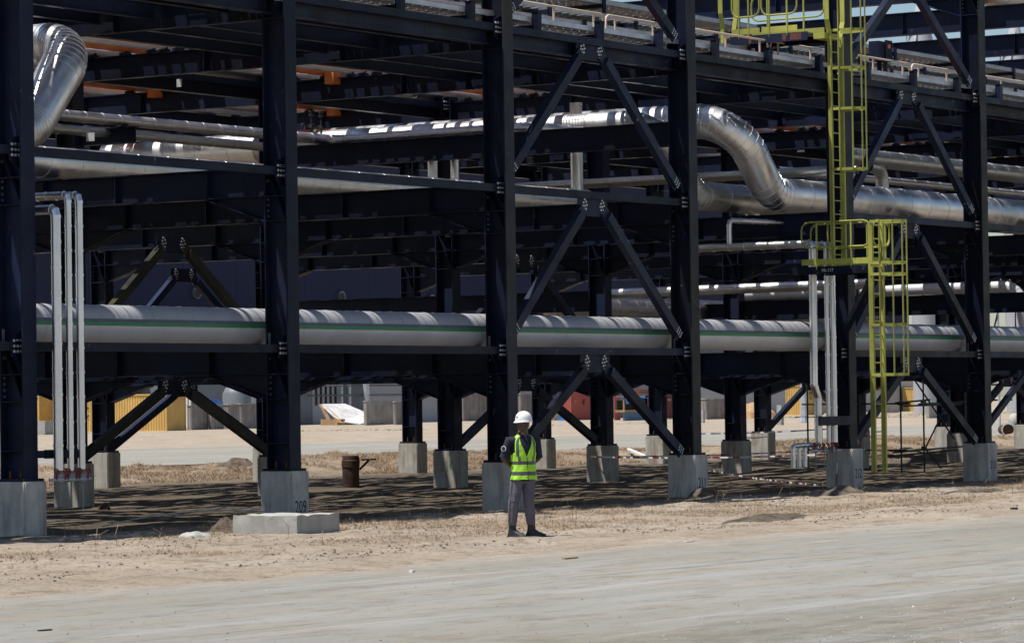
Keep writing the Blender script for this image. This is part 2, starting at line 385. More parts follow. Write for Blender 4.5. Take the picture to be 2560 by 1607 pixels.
def tbeam(z0, z1, h, ya, yb):
    fw_ = .17 if 8 < z0 < 9 else .27
    q = MB(); zc = (z0 + z1) / 2; d = z1 - z0
    q.ibeam((-.165, ya, zc), (-.165, yb, zc), d, fw_, .022, .014)
    hz = z0 - .43 if h else z0
    for y, s in ((ya, 1), (yb, -1)):
        q.box(-.30, -.03, *sorted((y + s * .002, y + s * .022)), hz - .02, z1 + .02)
        if h:
            y2 = y + s * 1.3; y3 = y + s * .02
            q.prism([(-.165, y3, z0 + .01), (-.165, y2, z0 + .01), (-.165, y3, hz)], (1, 0, 0), .014)
            q.bar((-.165, y3, hz), (-.165, y2 + s * .03, z0 - .008), .25, .02, (0, 0, 1))
            q.box(-.285, -.045, y2 - .006, y2 + .006, z0 + .02, z1 - .02)
    ym = (ya + yb) / 2
    for y in ((ya * 2 + yb) / 3, ym, (ya + yb * 2) / 3): q.box(-.285, -.045, y - .006, y + .006, z0 + .02, z1 - .02)
    return q.mesh('cross_beam')
me_beam = {}
for i, (z0, z1, h) in enumerate(TL):
    for j, (ya, yb) in enumerate(((.5, YB), (YB + .5, YC))): me_beam[i, j] = tbeam(z0, z1, h, ya, yb)
for k in range(NK):
    fr = thing('portal_frame', 'navy steel portal frame standing on ' + fname(k) if k <= 5 else 'navy steel portal frame, the ' + fname(k), 'steel frame', (L7 * k, 0, 0), 'portal frames of the pipe rack')
    for r, (rn, y) in enumerate(ROWS):
        if k >= 10 and r == 0: continue
        c_ = obj('column', me_col, 'navy', fr, (0, y, 0))
        obj('flange', *((me_fl2, 'navy_d') if r == 0 and k > 1 else (me_fl3, 'navy_b') if r == 0 else (me_fl, 'navy')), c_); obj('flange', me_fl, 'navy', c_, (0, .47, 0))
        [obj(me.name.split('.')[0], me, 'navy', c_, (0, 0, z)) for me, z in me_stf if z < 11 or k > 3]; obj('bolt_row', me_bolt, 'boltd', c_, kind='stuff')
        obj('base_plate', me_bp, 'navy', c_); obj('anchor_bolt', me_an, 'rustbolt', c_, kind='stuff')
        pl = 'rust-streaked %s-row pedestal %s' % (rn, 'in line with ' + fname(k) if k <= 5 else 'of the ' + fname(k))
        if r == 0 and 1 <= k <= 5: pl = 'grey concrete pedestal painted with the number ' + NUM[k] if k != 2 else 'grey front pedestal without a number, right behind the worker'
        if r == 0 and k == 0: pl = 'grey front pedestal beside the three upright silver pipes, just before two-oh-nine'
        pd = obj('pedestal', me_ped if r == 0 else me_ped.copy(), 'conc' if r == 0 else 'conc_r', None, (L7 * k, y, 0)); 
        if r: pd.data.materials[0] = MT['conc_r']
        tag(pd, pl, 'pedestal', 'concrete pedestals in three rows')
        if r == 0 and k in (1, 3, 4, 5):
            o = obj('number', text_mesh(str(208 + k), .31 if k != 5 else .28), 'ink', pd, (-.15, -.0935, (0, .25, 0, .30, .32, .36)[k]), facing((0, -1, 0)))
            o.scale = (.72, 1, 1)
    for i in range(4):
        for j in range(2): obj('cross_beam', me_beam[i, j], 'navy' if i < 3 else 'navy_b', fr)
# green scrawl on a middle pedestal
for p_ in [o for o in COL.objects if o.get('label', '').endswith('middle-row pedestal in line with pedestal two-twelve')]:
    q = MB()
    for a, b_ in (((.10, .62), (.02, .62)), ((.06, .62), (.06, .40)), ((.12, .42), (0, .40)), ((-.06, .64), (-.1, .38)), ((-.16, .66), (-.16, .42)), ((-.25, .64), (-.16, .54)), ((-.16, .54), (-.26, .42))):
        q.bar((-.4235, .25 - a[0] * -1, a[1]), (-.4235, .25 - b_[0] * -1, b_[1]), .016, .003, (1, 0, 0))
    obj('scrawl', q, MT['green'], p_)

# ---- bays: struts, stringers, braces between two frames
def plate_bolts(mb, x, y, z, kind='dia'):
    if kind == 'dia': pts = [(0, .13), (-.045, .065), (.045, .085), (-.075, 0), (0, .0), (.075, .02), (-.04, -.065), (.045, -.06), (.01, -.13)]
    else: pts = [(i * .085, j * .085) for i in (-1, 0, 1) for j in (-1, 0, 1)]
    for dx, dz in pts: bolt(mb, (x + dx, y, z + dz), (0, -1, 0), .024, .022)
def brace_set(par, y, lv, mat, two=True):
    """an inverted V hung from a gusset at mid bay; lv = (z of gusset bottom, z of foot)"""
    zt, zb = lv; yb = y + .22
    g = MB().prism([(2.62, yb, zt + .36), (3.72, yb, zt + .36), (3.72, yb, zt + .07), (3.58, yb, zt), (2.76, yb, zt), (2.62, yb, zt + .07)], (0, 1, 0), .02)
    go = obj('gusset', g, 'navy', par)
    q = MB(); plate_bolts(q, 2.84, yb - .012, zt + .20); plate_bolts(q, 3.50, yb - .012, zt + .20); obj('bolt_cluster', q, 'bolt', go, kind='stuff')
    for s in (-1, 1):
        a = Vector((3.17 + s * .50, yb - .03, zt + .03)); e = Vector((3.17 + s * (3.02 if s < 0 else 3.20), yb - .03, zb))
        q = MB().bar(a, e, .15, .19, (0, 0, 1)); d = (a - e).normalized()
        q.bar(a - d * .1, a + d * .16, .03, .24, (0, 0, 1)); q.bar(e + d * .32, e - d * .1, .03, .26, (0, 0, 1))
        bo = obj('brace', q, mat, par)
        if y < 1:
            q = MB(); cx = e - d * .02
            for u in range(3):
                for v in range(3): 
                    p_ = cx + d * (.02 - .08 * u + .1) + Vector((d.z, 0, -d.x)) * (.055 * (v - 1)); bolt(q, (p_.x, yb - .09, p_.z), (0, -1, 0), .019, .02)
            obj('bolt_cluster', q, 'bolt', bo, kind='stuff')
STR_Y = (1.25, 2.95, 4.2, 5.6, 17.2, 19.2)
def strut_mesh(zt):
    return MB().box(.004, L7 - .30, .14, .29, zt - .145, zt).mesh('strut')
me_strut = {z: strut_mesh(z) for z in (3.10, 6.21, 9.29)}
me_ep = {}; me_eb = {}
for z in (3.03, 6.14, 9.22):
    end_pl = MB(); end_b = MB(); end_pl.prism([(L7 - .42, .16, z - .17), (L7 - .178, .16, z - .30), (L7 - .178, .16, z + .24), (L7 - .30, .16, z + .20), (L7 - .42, .16, z + .15)], (0, 1, 0), .018)
    plate_bolts(end_b, L7 - .30, .148, z, 'grid')
    me_ep[z] = end_pl.mesh('end_plate'); me_eb[z] = end_b.mesh('bolt_cluster')
me_edge = MB().ibeam((.004, .38, 9.09), (L7 - .34, .38, 9.09), .38, .2, .018, .012).mesh('edge_beam')
sm = MB().ibeam((-.02, 0, 9.13), (L7 - .3, 0, 9.13), .30, .15, .014, .01); me_str = sm.mesh('stringer')
for k in range(-1, NK - 1):
    nm = ('between pedestals %s and %s' % (NUM[k], NUM[k + 1])) if 1 <= k <= 4 else ('running up to pedestal two-oh-nine' if k == 0 else ('running up to the frame before pedestal two-oh-nine' if k < 0 else 'running up to the ' + fname(k + 1)))
    by = thing('rack_bay', 'navy struts, stringers and braces ' + nm, 'steel bracing', (L7 * k, 0, 0), 'bay steelwork of the pipe rack')
    for r, (rn, y) in enumerate(ROWS):
        if r == 0 and k > 8: continue
        for z in (3.10, 6.21, 9.29):
            if k == 3 and z < 9 and r == 0: continue
            if k == 6 and z < 9: continue
            so_ = obj('strut', me_strut[z], 'navy_rub' if r == 0 and z > 5 else 'navy', by, (0, y, 0))
        for z in me_ep: e_ = obj('end_plate', me_ep[z], 'navy', by, (0, y, 0)); obj('bolt_cluster', me_eb[z], 'bolt' if r == 0 else 'boltd', e_, kind='stuff')
        obj('edge_beam', me_edge, 'navy_rub' if r == 0 else 'navy', by, (0, y, 0))
    for y in STR_Y: obj('stringer', me_str, 'navy', by, (0, y, 0))
    if k in (2, 4):
        for lv in ((2.60, 1.0), (5.72, 3.42), (8.84, 6.52), (11.45, 9.62)): brace_set(by, 0., lv, 'navy_rub')
    if k in (2, 4, 8):
        for lv in ((2.30, 1.05), (5.35, 3.42)): brace_set(by, YB, lv, 'olive' if k == 2 else 'navy')
    if k in (4, 9):
        for lv in ((2.30, 1.05), (5.35, 3.42)): brace_set(by, YC, lv, 'navy_b')
    if k == 5:
        obj('brace', MB().bar((.25, .2, 1.35), (3.0, .2, 2.9), .12, .15), 'navy', by)
# the intermediate support beams that carry the expansion loops
def support_beam(k, y0, y1, z0, z1, label):
    tag(obj('support_beam', MB().ibeam((L7 * k - .165, y0, (z0 + z1) / 2), (L7 * k - .165, y1, (z0 + z1) / 2), z1 - z0, .26, .022, .014), 'navy'), label, 'steel beam', 'support beams of the pipe loops')
support_beam(3, .5, YB, 7.33, 7.84, 'deep navy beam carrying the banded silver pipes, framed into the column on pedestal two-eleven')
support_beam(5, YB + .5, YC, 4.35, 4.88, 'navy beam under the bright silver pipe, between middle and rear rows')
support_beam(7, YB + .5, YC, 4.35, 4.88, 'navy beam under the long silver pipe with the end elbow, in the rear half')
support_beam(6, .5, YB, 4.20, 4.72, 'navy beam in the front half of the first frame past pedestal two-thirteen')
q = MB().ibeam((13.83, 9.19, 7.65), (13.83, 10.71, 7.65), .34, .22)
tag(obj('support_beam', q, 'navy'), 'short navy stub beam under the pair of grey pipes', 'steel beam', 'support beams of the pipe loops')
# ================================================================ PIPES
_sec = {}
def sec_mesh(r, L, n=24, lip=.007):
    key = (round(r, 4), round(L, 3), n)
    if key not in _sec:
        q = MB(); l = min(.045, L * .25); vs = []; fs = []
        prof = [(r, -.01), (r, L - l), (r + lip, L - l + .002), (r + lip, L), (r - .002, L + .003)]
        for a, z in prof: vs += [(a * math.cos(2 * PI * j / n), a * math.sin(2 * PI * j / n), z) for j in range(n)]
        for i in range(len(prof) - 1):
            for j in range(n): fs.append((i * n + j, i * n + (j + 1) % n, (i + 1) * n + (j + 1) % n, (i + 1) * n + j))
        q.add(vs, fs); _sec[key] = q.mesh('cladding_section', 32)
    return _sec[key]
def pipe(name, label, pts, r, mat, bend=1.2, seg=.9, gores=8, group=None, n=24, cap=False, cat='pipe'):
    pts = [Vector(p) for p in pts]
    root = thing(name, label, cat, pts[0], group); o0 = pts[0]; mats = {}
    def place(a, b_):
        d = b_ - a; Ln = d.length
        if Ln < .02: return
        k = max(1, round(Ln / seg)); l = Ln / k; qt = d.to_track_quat('Z', 'Y')
        for i in range(k): put(sec_mesh(r, l, n), a + d * (i / k) - o0, qt)
    def put(me, loc, qt=None):
        if not me.materials: me.materials.append(MT[mat])
        elif me.materials[0] != MT[mat]:
            key = (me.name, mat)
            if key not in _sec: _sec[key] = me.copy(); _sec[key].materials[0] = MT[mat]
            me = _sec[key]
        obj('cladding_section', me, mat, root, loc, qt)
    cur = pts[0]
    for i in range(1, len(pts)):
        if i == len(pts) - 1: place(cur, pts[i]); break
        d0 = (pts[i] - pts[i - 1]).normalized(); d1 = (pts[i + 1] - pts[i]).normalized()
        ang = d0.angle(d1)
        if ang < .02: continue
        tl = bend * math.tan(ang / 2); a = pts[i] - d0 * tl
        place(cur, a)
        axis_ = d0.cross(d1).normalized(); cen = a + (axis_.cross(d0)) * bend
        ng = max(2, round(gores * ang / (PI / 2)))
        for g in range(ng):
            vs = []; fs = []
            for t_, rr in ((g / ng, r), ((g + .8) / ng, r), ((g + .82) / ng, r + .008), ((g + 1) / ng, r + .008), ((g + 1.01) / ng, r - .002)):
                R_ = Matrix.Rotation(ang * t_, 3, axis_); c_ = cen + R_ @ (a - cen); dd = R_ @ d0
                u = axis_; v = dd.cross(u)
                vs += [c_ - o0 + (u * math.cos(2 * PI * j / n) + v * math.sin(2 * PI * j / n)) * rr for j in range(n)]
            for i_ in range(4):
                for j in range(n): fs.append((i_ * n + j, i_ * n + (j + 1) % n, (i_ + 1) * n + (j + 1) % n, (i_ + 1) * n + j))
            o = obj('elbow_gore', MB().add(vs, fs).mesh('elbow_gore', 32), mat, root)
        cur = pts[i] + d1 * tl
    if cap:
        d = (pts[-1] - pts[-2]).normalized(); q = MB().cyl(pts[-1] - o0 - d * .02, d, r * .99, .04, n); obj('end_cap', q, mat, root)
    return root
# ---- the long pipe with the green stripe on the lowest level
CY, CZ, CR, SX = 0.96, 3.425, .325, .35
root = thing('striped_pipe', 'long grey pipe with a green stripe on the lowest rack level', 'pipe', (-6, CY, CZ))
def arc_shell(a0, a1, r, L, n, lip=0.):
    vs = []; fs = []; rows = [(0, r), (L, r)] if not lip else [(0, r), (L - .03, r), (L - .028, r + lip), (L, r + lip), (L + .002, r - .003)]
    for x, rr in rows: vs += [(x, rr * math.cos(a0 + (a1 - a0) * j / n), rr * math.sin(a0 + (a1 - a0) * j / n)) for j in range(n + 1)]
    for i in range(len(rows) - 1):
        for j in range(n): a = i * (n + 1) + j; fs.append((a, a + 1, a + n + 2, a + n + 1))
    return MB().add(vs, fs)
D = math.radians
me_up = arc_shell(D(-16), D(166), CR, SX, 20, .003).mesh('cladding_section', 30); me_up2 = arc_shell(D(-16), D(166), CR, SX, 20, .008).mesh('cladding_section', 30)
for i in range(238): obj('cladding_section', me_up if i % 3 else me_up2, 'clad_m', root, (i * SX, 0, 0))
me_lo = arc_shell(D(185), D(345), CR + .012, L7 - .006, 20).mesh('lower_shell', 30)
me_bd = arc_shell(D(166), D(176), CR + .017, L7 - .004, 3).mesh('grey_band', 30); me_gr = arc_shell(D(175.5), D(185.5), CR + .020, L7 - .002, 3).mesh('green_stripe', 30)
me_sh = MB().box(-.13, .13, -.10, .10, -.40, -.34).box(-.13, .13, -.012, .012, -.345, -.2).mesh('shoe')
me_gd = MB().box(-.03, .03, -.50, -.47, -.385, -.12).mesh('guide_post')
for i in range(12):
    for me, m_, nm in ((me_lo, 'clad_s', 'lower_shell'), (me_bd, 'band', 'grey_band'), (me_gr, 'green', 'green_stripe')): obj(nm, me, m_, root, (i * L7, 0, 0))
    obj('shoe', me_sh, 'navy', root, (5.835 + i * L7, 0, 0)); obj('guide_post', me_gd, 'galv_d', root, (5.74 + i * L7, 0, 0))
# ---- large insulated lines with their expansion loops
GI = 'insulated process pipes'
pipe('insulated_pipe', 'big shiny pipe bending up between pedestals two-eleven and two-twelve', [(90, 1.93, 6.68), (27.62, 1.93, 6.68), (26.0, 1.93, 8.30), (26.0, 20, 8.30)], .39, 'clad', 1.05, 1.0, 11, GI, 32)
pipe('insulated_pipe', 'second shiny pipe behind the biggest, bending up close by pedestal two-eleven', [(90, 3.0, 6.63), (25.95, 3.0, 6.63), (24.4, 3.0, 8.16), (24.4, 14, 8.16)], .33, 'clad_d', .85, .9, 11, GI, 28)
pipe('insulated_pipe', 'shiny pipe on the middle level passing behind pedestals two-oh-nine and two-ten', [(-6, 5.5, 6.55), (25.4, 5.5, 6.55)], .29, 'clad', .5, .9, 7, GI, 28, True)
pipe('insulated_pipe', 'fat shiny pipe with a tight ribbed bend above the three upright thin pipes', [(-5, 3.6, 6.86), (3.95, 3.6, 6.86), (5.35, 3.6, 8.50), (5.35, 12, 8.50)], .40, 'clad', .72, 1.0, 13, GI, 32)
pipe('insulated_pipe', 'slim pipe turning along the deep navy beam of pedestal two-eleven', [(9.8, 9.5, 7.95), (21.25, 9.5, 7.95), (21.25, 4.3, 7.97), (23.4, 4.3, 7.97)], .115, 'clad', .35, .55, 5, GI, 18, True)
pipe('insulated_pipe', 'lower grey pipe under the slim pipe behind pedestal two-oh-nine', [(9.8, 9.95, 7.72), (19.8, 9.95, 7.72)], .10, 'clad_d', .4, .8, 5, GI, 18, True)
pipe('insulated_pipe', 'dull pipe high up past the yellow ladder, above the biggest shiny pipe', [(90, 5.2, 8.22), (37.0, 5.2, 8.22)], .23, 'clad_d', .5, .9, 6, GI, 22, True)
pipe('insulated_pipe', 'short ribbed elbow dropping from the dull high pipe', [(38.8, 5.2, 8.02), (39.6, 5.2, 7.98), (39.6, 5.2, 7.0)], .17, 'clad_d', .35, .4, 6, GI, 22)
for i, (X, y0, y1, z) in enumerate(((29.4, 1.0, 16, 7.28), (30.1, 1.0, 16, 7.30))):
    pipe('insulated_pipe', ['slender grey pipe crossing just above the big shiny bend', 'slender grey pipe crossing above the bend, a little farther back'][i], [(X, y0, z), (X, y1, z)], .10, 'clad_d', .4, .7, 4, GI, 16)
pipe('insulated_pipe', 'thin sunlit pipe between the dull high pipe and the biggest pipe', [(38.5, 7.7, 8.02), (56, 7.7, 8.02)], .10, 'clad', .4, .8, 4, GI, 16, True)
pipe('insulated_pipe', 'bright fat pipe end showing just over the striped pipe beyond pedestal two-ten', [(40.0, 14.05, 4.70), (40.0, 16.1, 4.70), (60, 16.1, 4.70)], .31, 'clad', .8, .5, 8, GI, 28, True)
pipe('insulated_pipe', 'bright slim pipe on the low support beam behind pedestal two-eleven', [(40.2, 14.0, 4.98), (40.2, 6.0, 5.02)], .135, 'clad', .5, .8, 6, GI, 20)
pipe('insulated_pipe', 'long bright pipe turning down at its end behind pedestal two-thirteen', [(48.9, 15, 5.12), (48.9, 5.6, 5.12), (48.9, 5.6, 3.6)], .165, 'clad_s', .55, 1.2, 6, GI, 22)
# risers
GR = 'upright risers between the rack levels'
for i, (X, Y, z0, z1, r) in enumerate(((22., px(1082, 430, 0, 22.).y, 6.3, 8.0, .11), (22., px(1137, 430, 0, 22.).y, 6.3, 8.0, .095), (25.05, 5.5, 6.75, 8.8, .14), (4.2, 4.7, 6.3, 7.9, .12))):
    pipe('riser_pipe', ['slim upright shiny riser farther from the column of pedestal two-ten', 'slim upright shiny riser next to the column of pedestal two-ten', 'upright shiny riser standing over the braces next to pedestal two-eleven', 'upright shiny riser under the tight ribbed bend'][i], [(X, Y, z0), (X, Y, z1)], r, 'clad', .3, .6, 4, GR, 18)
for i, x_ in enumerate((.62, .80)):
    q = MB().cyl((0, 0, 0), (0, 0, 1), .035, 1.9, 10); tag(obj('conduit', q, 'navy_b', None, (x_, 2.6, 5.5)), 'thin navy upright pole behind the three upright pipes', 'pole', 'thin navy poles')
# three thin upright pipes beside the front column before 209
GV = 'upright drain pipes'
lab = ('thickest of the three upright silver pipes beside the column before pedestal two-oh-nine', 'middle slim upright silver pipe of the three beside the column before pedestal two-oh-nine', 'upright silver pipe of the three, the one closest to pedestal two-oh-nine')
for i, (X, zt, r, zb) in enumerate(((.26, 5.20, .078, 1.06), (.56, 5.45, .053, 1.05), (.83, 5.45, .062, 1.07))):
    pipe('drain_pipe', lab[i], [(X, -.2, zb), (X, -.2, zt), (X, 5.5, zt + .01)], r, 'clad_v', .09, .40, 2, GV, 20, True)
lab = ('thickest upright silver pipe by the column on pedestal two-twelve', 'slimmest upright silver pipe by the column on pedestal two-twelve', 'upright silver pipe closest to the column on pedestal two-twelve')
for i, (X, Y, zt, r, zb) in enumerate(((26.72, .30, 5.46, .088, 1.05), (26.90, .14, 5.47, .052, 1.05), (27.03, .06, 5.46, .066, 1.05))):
    if i == 0: path = [(X, Y, zb), (X, Y, 2.05), (X - .14, Y + .02, 2.32), (X - .14, Y, zt), (X - .14, 3.7, zt)]
    else: path = [(X, Y, zb), (X, Y, zt), (X, 3.5, zt + .0)]
    pipe('drain_pipe', lab[i], path, r, 'clad_v', .10, .40, 3, GV, 20, True)
pipe('drain_pipe', 'thin silver branch pipe bent towards the big bend beside pedestal two-twelve', [(26.58, 2.42, 5.5), (26.58, 2.42, 6.06), (26.9, 2.3, 6.06), (28.1, 1.62, 6.02)], .06, 'clad_v', .09, .35, 2, GV, 18, True)
pipe('drain_pipe', 'thin silver branch pipe dropping from the white drain flange', [(26.58, 3.62, 5.5), (26.58, 3.62, 6.12), (26.6, 4.5, 6.16)], .045, 'clad_v', .07, .3, 2, GV, 16)
# drain flanges under the second pipe
for i, (X, Y, z) in enumerate(((24.1, 3.55, 5.86), (28.9, 3.1, 5.92))):
    root = thing('drain_flange', ['round white bolted flange under the shiny pipe beside pedestal two-eleven', 'round white bolted flange behind the thin branch pipe beside pedestal two-twelve'][i], 'pipe flange', (X, Y, z), 'white drain flanges')
    obj('flange_disc', MB().cyl((0, 0, .055), (0, 0, 1), .25, .07, 28).mesh('flange_disc', 40), 'white', root); obj('flange_disc', MB().cyl((0, 0, -.045), (0, 0, 1), .25, .07, 28).mesh('flange_disc', 40), 'white', root)
    obj('neck', MB().lathe([(.15, .12), (.15, .30), (.20, .48)], 20).mesh('neck', 40), 'clad', root)
    q = MB()
    for j in range(14): q.cyl((.21 * math.cos(j * PI / 7), .21 * math.sin(j * PI / 7), -.085), (0, 0, 1), .014, .26, 6)
    obj('stud_ring', q, 'rustbolt', root)
# valve clusters at the feet of the thin pipes
def valves(x, y, z, dx, label):
    root = thing('valve_cluster', label, 'valve', (x, y, z), 'drain valve clusters')
    for i in range(3):
        q = MB().cyl((i * dx[0], i * dx[1], 0), (0, 0, 1), .028, .16, 10).cyl((i * dx[0] - .12, i * dx[1] - .02, .02), (1, 0, 0), .03, .30, 10)
        q.box(i * dx[0] - .055, i * dx[0] + .055, i * dx[1] - .05, i * dx[1] + .05, -.04, .09)
        obj('valve_body', q, 'galv_d', root)
        for s in (-.11, .10):
            w_ = MB().tube([(i * dx[0] + s + .055 * math.cos(a), i * dx[1] - .06 + .03 * math.sin(a), .14 + .035 * math.sin(a)) for a in [j * PI / 5 for j in range(11)]], .012, 6, False)
            w_.cyl((i * dx[0] + s, i * dx[1] - .06, .0), (0, 0, 1), .012, .15, 6); obj('handwheel', w_, 'red', root)
        s2 = MB().cyl((i * dx[0] + .03, i * dx[1], -.42 - .03 * i), (0, 0, 1), .016, .44, 6); obj('drain_stub', s2, 'galv_d', root)
    obj('manifold', MB().cyl((-.25, -.03, .0), (dx[0] * 2 + .4, dx[1] * 2, 0), .026, 1.0, 10), 'galv', root)
    return root
valves(.26, -.2, .90, (.28, .0), 'small valve cluster with red handwheels under the three pipes before pedestal two-oh-nine')
valves(26.50, .28, .86, (.22, -.10), 'small valve cluster with red handwheels under the three pipes by pedestal two-twelve')
for i in range(3):
    pipe('drip_leg', ['short silver drip leg farthest from pedestal two-twelve', 'short silver drip leg in the middle of three by pedestal two-twelve', 'short silver drip leg closest to pedestal two-twelve'][i], [(25.62 + .27 * i, .35, .52), (25.62 + .27 * i, .35, .98), (26.1 + .27 * i, .32, 1.0)], .05, 'clad_v', .06, .24, 2, 'short drip legs', 16, True)
pipe('drip_leg', 'short white drip leg against the pedestal behind the three pipes', [(-.1, 3.3, .25), (-.1, 3.3, .95)], .045, 'white', .05, .5, 2, 'short drip legs', 14)
pipe('drip_leg', 'short silver drip leg against the pedestal behind the three pipes', [(.25, 3.2, .25), (.25, 3.2, .95)], .075, 'clad_d', .05, .5, 2, 'short drip legs', 14)
tag(obj('pipe_bracket', MB().box(.1, 1.0, -.10, -.04, 1.24, 1.38).bar((.02, .05, 1.31), (.15, -.07, 1.31), .05, .12), 'navy'), 'navy bracket bar tying the three upright pipes before pedestal two-oh-nine', 'bracket', 'pipe brackets')
tag(obj('pipe_bracket', MB().box(26.2, 27.75, -.02, .03, 1.42, 1.62).bar((26.25, .6, 1.62), (26.25, -.02, 1.62), .1, .012), 'navy'), 'navy bracket bar on the column of pedestal two-twelve', 'bracket', 'pipe brackets')
# two needle valves on the slim pipes
for i, x_ in enumerate((20.35, 20.72)):
    root = thing('needle_valve', 'small black handwheel valve, the one %s the column of two-oh-nine' % ('nearer to' if i == 0 else 'farther from'), 'valve', (x_, 9.5, 8.04), 'small black valves')
    obj('valve_body', MB().cyl((0, 0, 0), (0, 0, 1), .022, .42, 8).box(-.05, .05, -.05, .05, .14, .22).cyl((0, 0, .40), (0, 0, 1), .055, .05, 8).cyl((0, 0, .48), (0, 0, 1), .055, .05, 8).cyl((0, 0, .4), (0, 0, 1), .02, .12, 6).bar((0, 0, .18), (-.1, .12, .18), .03, .03), 'cab_k', root)
    obj('handwheel', MB().tube([(-.1 + .06 * math.cos(a), .14, .18 + .07 * math.sin(a)) for a in [j * PI / 6 for j in range(13)]], .012, 6, False), 'cab_k', root)

# ---- top level: bare small lines and big orange line on T3
GT = 'lines on the top deck'
TOPP = [(6.34, .24, 'clad_d', 'grey'), (6.90, .09, 'orange', 'thin orange'), (7.21, .12, 'white', 'white'), (7.61, .07, 'orange', 'thin orange'), (8.05, .055, 'orange', 'thin orange'), (8.42, .085, 'white', 'white'), (8.75, .05, 'galv', 'thin galvanised'), (9.45, .30, 'orange', 'stout orange'), (10.31, .08, 'galv', 'galvanised'),
        (11.35, .25, 'clad_d', 'grey'), (12.75, .30, 'clad_d', 'grey'), (13.4, .22, 'clad', 'shiny'), (14.2, .46, 'orange', 'big orange'), (15.05, .30, 'orange', 'orange'), (17.35, .28, 'clad_d', 'grey'), (18.1, .25, 'clad', 'shiny'), (18.9, .30, 'clad_d', 'grey'), (19.7, .2, 'orange', 'orange'), (20.4, .28, 'clad_d', 'grey'), (21.2, .2, 'clad_d', 'grey')]
ORD = 'first second third fourth fifth sixth seventh eighth ninth tenth eleventh twelfth thirteenth fourteenth fifteenth sixteenth seventeenth eighteenth nineteenth twentieth twenty-first'.split()
me_sad = MB().box(-.09, .09, -.09, .09, 0, .055).box(-.02, .02, -.08, .08, .05, .10).mesh('saddle')
for i, (y, r, m_, c_) in enumerate(TOPP):
    zc = 9.30 + r + .06
    root = thing('deck_line', '%s line, %s on the top deck from the handrail' % (c_, ORD[i]), 'pipe', (-8, y, zc), GT)
    for j in range(14): 
        me = sec_mesh(r, 7.0, 16, .004); 
        if not me.materials: me.materials.append(MT[m_])
        elif me.materials[0] != MT[m_]:
            key = (me.name, m_)
            if key not in _sec: _sec[key] = me.copy(); _sec[key].materials[0] = MT[m_]
            me = _sec[key]
        obj('pipe_length', me, m_, root, (j * 7., 0, 0), Vector((1, 0, 0)).to_track_quat('Z', 'Y'))
    for k in range(NK): obj('saddle', me_sad if m_ != 'orange' else me_sad, 'navy' if m_ != 'orange' else 'navy', root, (L7 * k - .165 + 8, 0, 9.30 - zc))
for k, y in ((3, 9.15), (4, 14.2), (4, 9.15), (5, 14.2), (3, 14.2)):
    tag(obj('saddle_block', MB().box(-.14, .14, -.12, .12, -.12, .16), 'orange', None, (L7 * k - .30, y, 9.27)), 'bright orange saddle block under the %s orange line, over %s' % ('big' if y > 12 else 'stout', fname(k)), 'pipe support', 'orange saddle blocks')
# ---- cable trays
def tray(y0, y1, z, cmat, label, rail='galv', ncab=8, x0=-8., x1=90., use=None, cover=0):
    root = thing('cable_tray', label, 'cable tray', (x0, y0, z), 'cable trays on the top deck'); Ln = x1 - x0; wd = y1 - y0
    for y in (0., wd - .02):
        for i in range(14):
            obj('side_rail', _railmesh, rail, root, (i * 7., y, 0))
    q = MB(); x = .15
    rw = .025 if use is None else .011
    while x < Ln: q.box(x - rw, x + rw, .02, wd - .02, .005, .03); x += .30
    obj('rung', q, 'galv' if rail == 'galv' else 'galv_d', root, kind='stuff')
    rr = (wd - .06) / ncab / 2 * 1.02
    for i in range(cover):  # added plates, invented to cast uneven shadow bands on the striped pipe below
        x = 2 + (Ln - 4) * (i + rnd.uniform(.1, .9)) / cover; obj('added_shadow_plate', MB().box(x, x + rnd.choice((.12, .25, .4, .7, 1.2)), .03, wd - .03, .10, .106), 'galv', root)
    for c_ in (use or range(ncab)):
        yy = .04 + rr * (2 * c_ + 1); ph = rnd.random() * 6
        pts = [(x, yy + .012 * math.sin(x * .7 + ph), .035 + rr + .012 * math.sin(x * .43 + ph * 2)) for x in np.arange(0, Ln + .1, 1.75)]
        obj('cable', MB().tube(pts, rr, 6, False), cmat if c_ % 3 or cmat == 'cab_o' else 'cab_k', root)
    TRAYS.append(root)
    return root
_railmesh = MB().box(0, 6.98, 0, .02, 0, .095).box(3.38, 3.58, -.003, .0, .02, .075).mesh('side_rail')
TRAYS = []
tray(.30, .98, 9.455, 'cab_o', 'galvanised cable tray of orange cables along the edge of the rack')
tray(1.75, 2.50, 9.82, 'cab_k', 'dusty cable tray of black cables, second from the rack edge', 'galv_d', 9, use=range(4), cover=74)
tray(2.60, 3.32, 10.24, 'cab_k', 'raised cable tray of black cables, third from the rack edge', 'galv_d', 8, use=range(3, 8))
tray(3.42, 4.36, 10.71, 'cab_y', 'highest cable tray with yellowish cables, fourth from the rack edge', 'galv', 10)
GP = 'short tray posts along the rack edge'
me_tp = MB().box(-.07, .07, -.07, .07, 0, .36).box(-.085, .085, -.085, .085, .36, .375).box(-.05, .05, .06, .70, .02, .11).mesh('tray_post')
for k in range(0, 27):
    x_ = 1.2 + k * 7 / 3.
    seg = int(x_ // 7)
    tag(obj('tray_post', me_tp, 'navy', None, (x_, .22, 9.285)), 'short navy post propping the edge cable tray', 'post', GP)
for tr in TRAYS[1:]:
    z = tr.location.z
    me = MB().box(-.05, .05, -.05, -.002, 9.28 - z, .12).box(-.04, .04, -.03, .9, -.09, -.004).mesh('post')
    for k in range(0, 26): obj('post', me, 'navy', tr, (9.9 + k * 3.5, 0, 0))
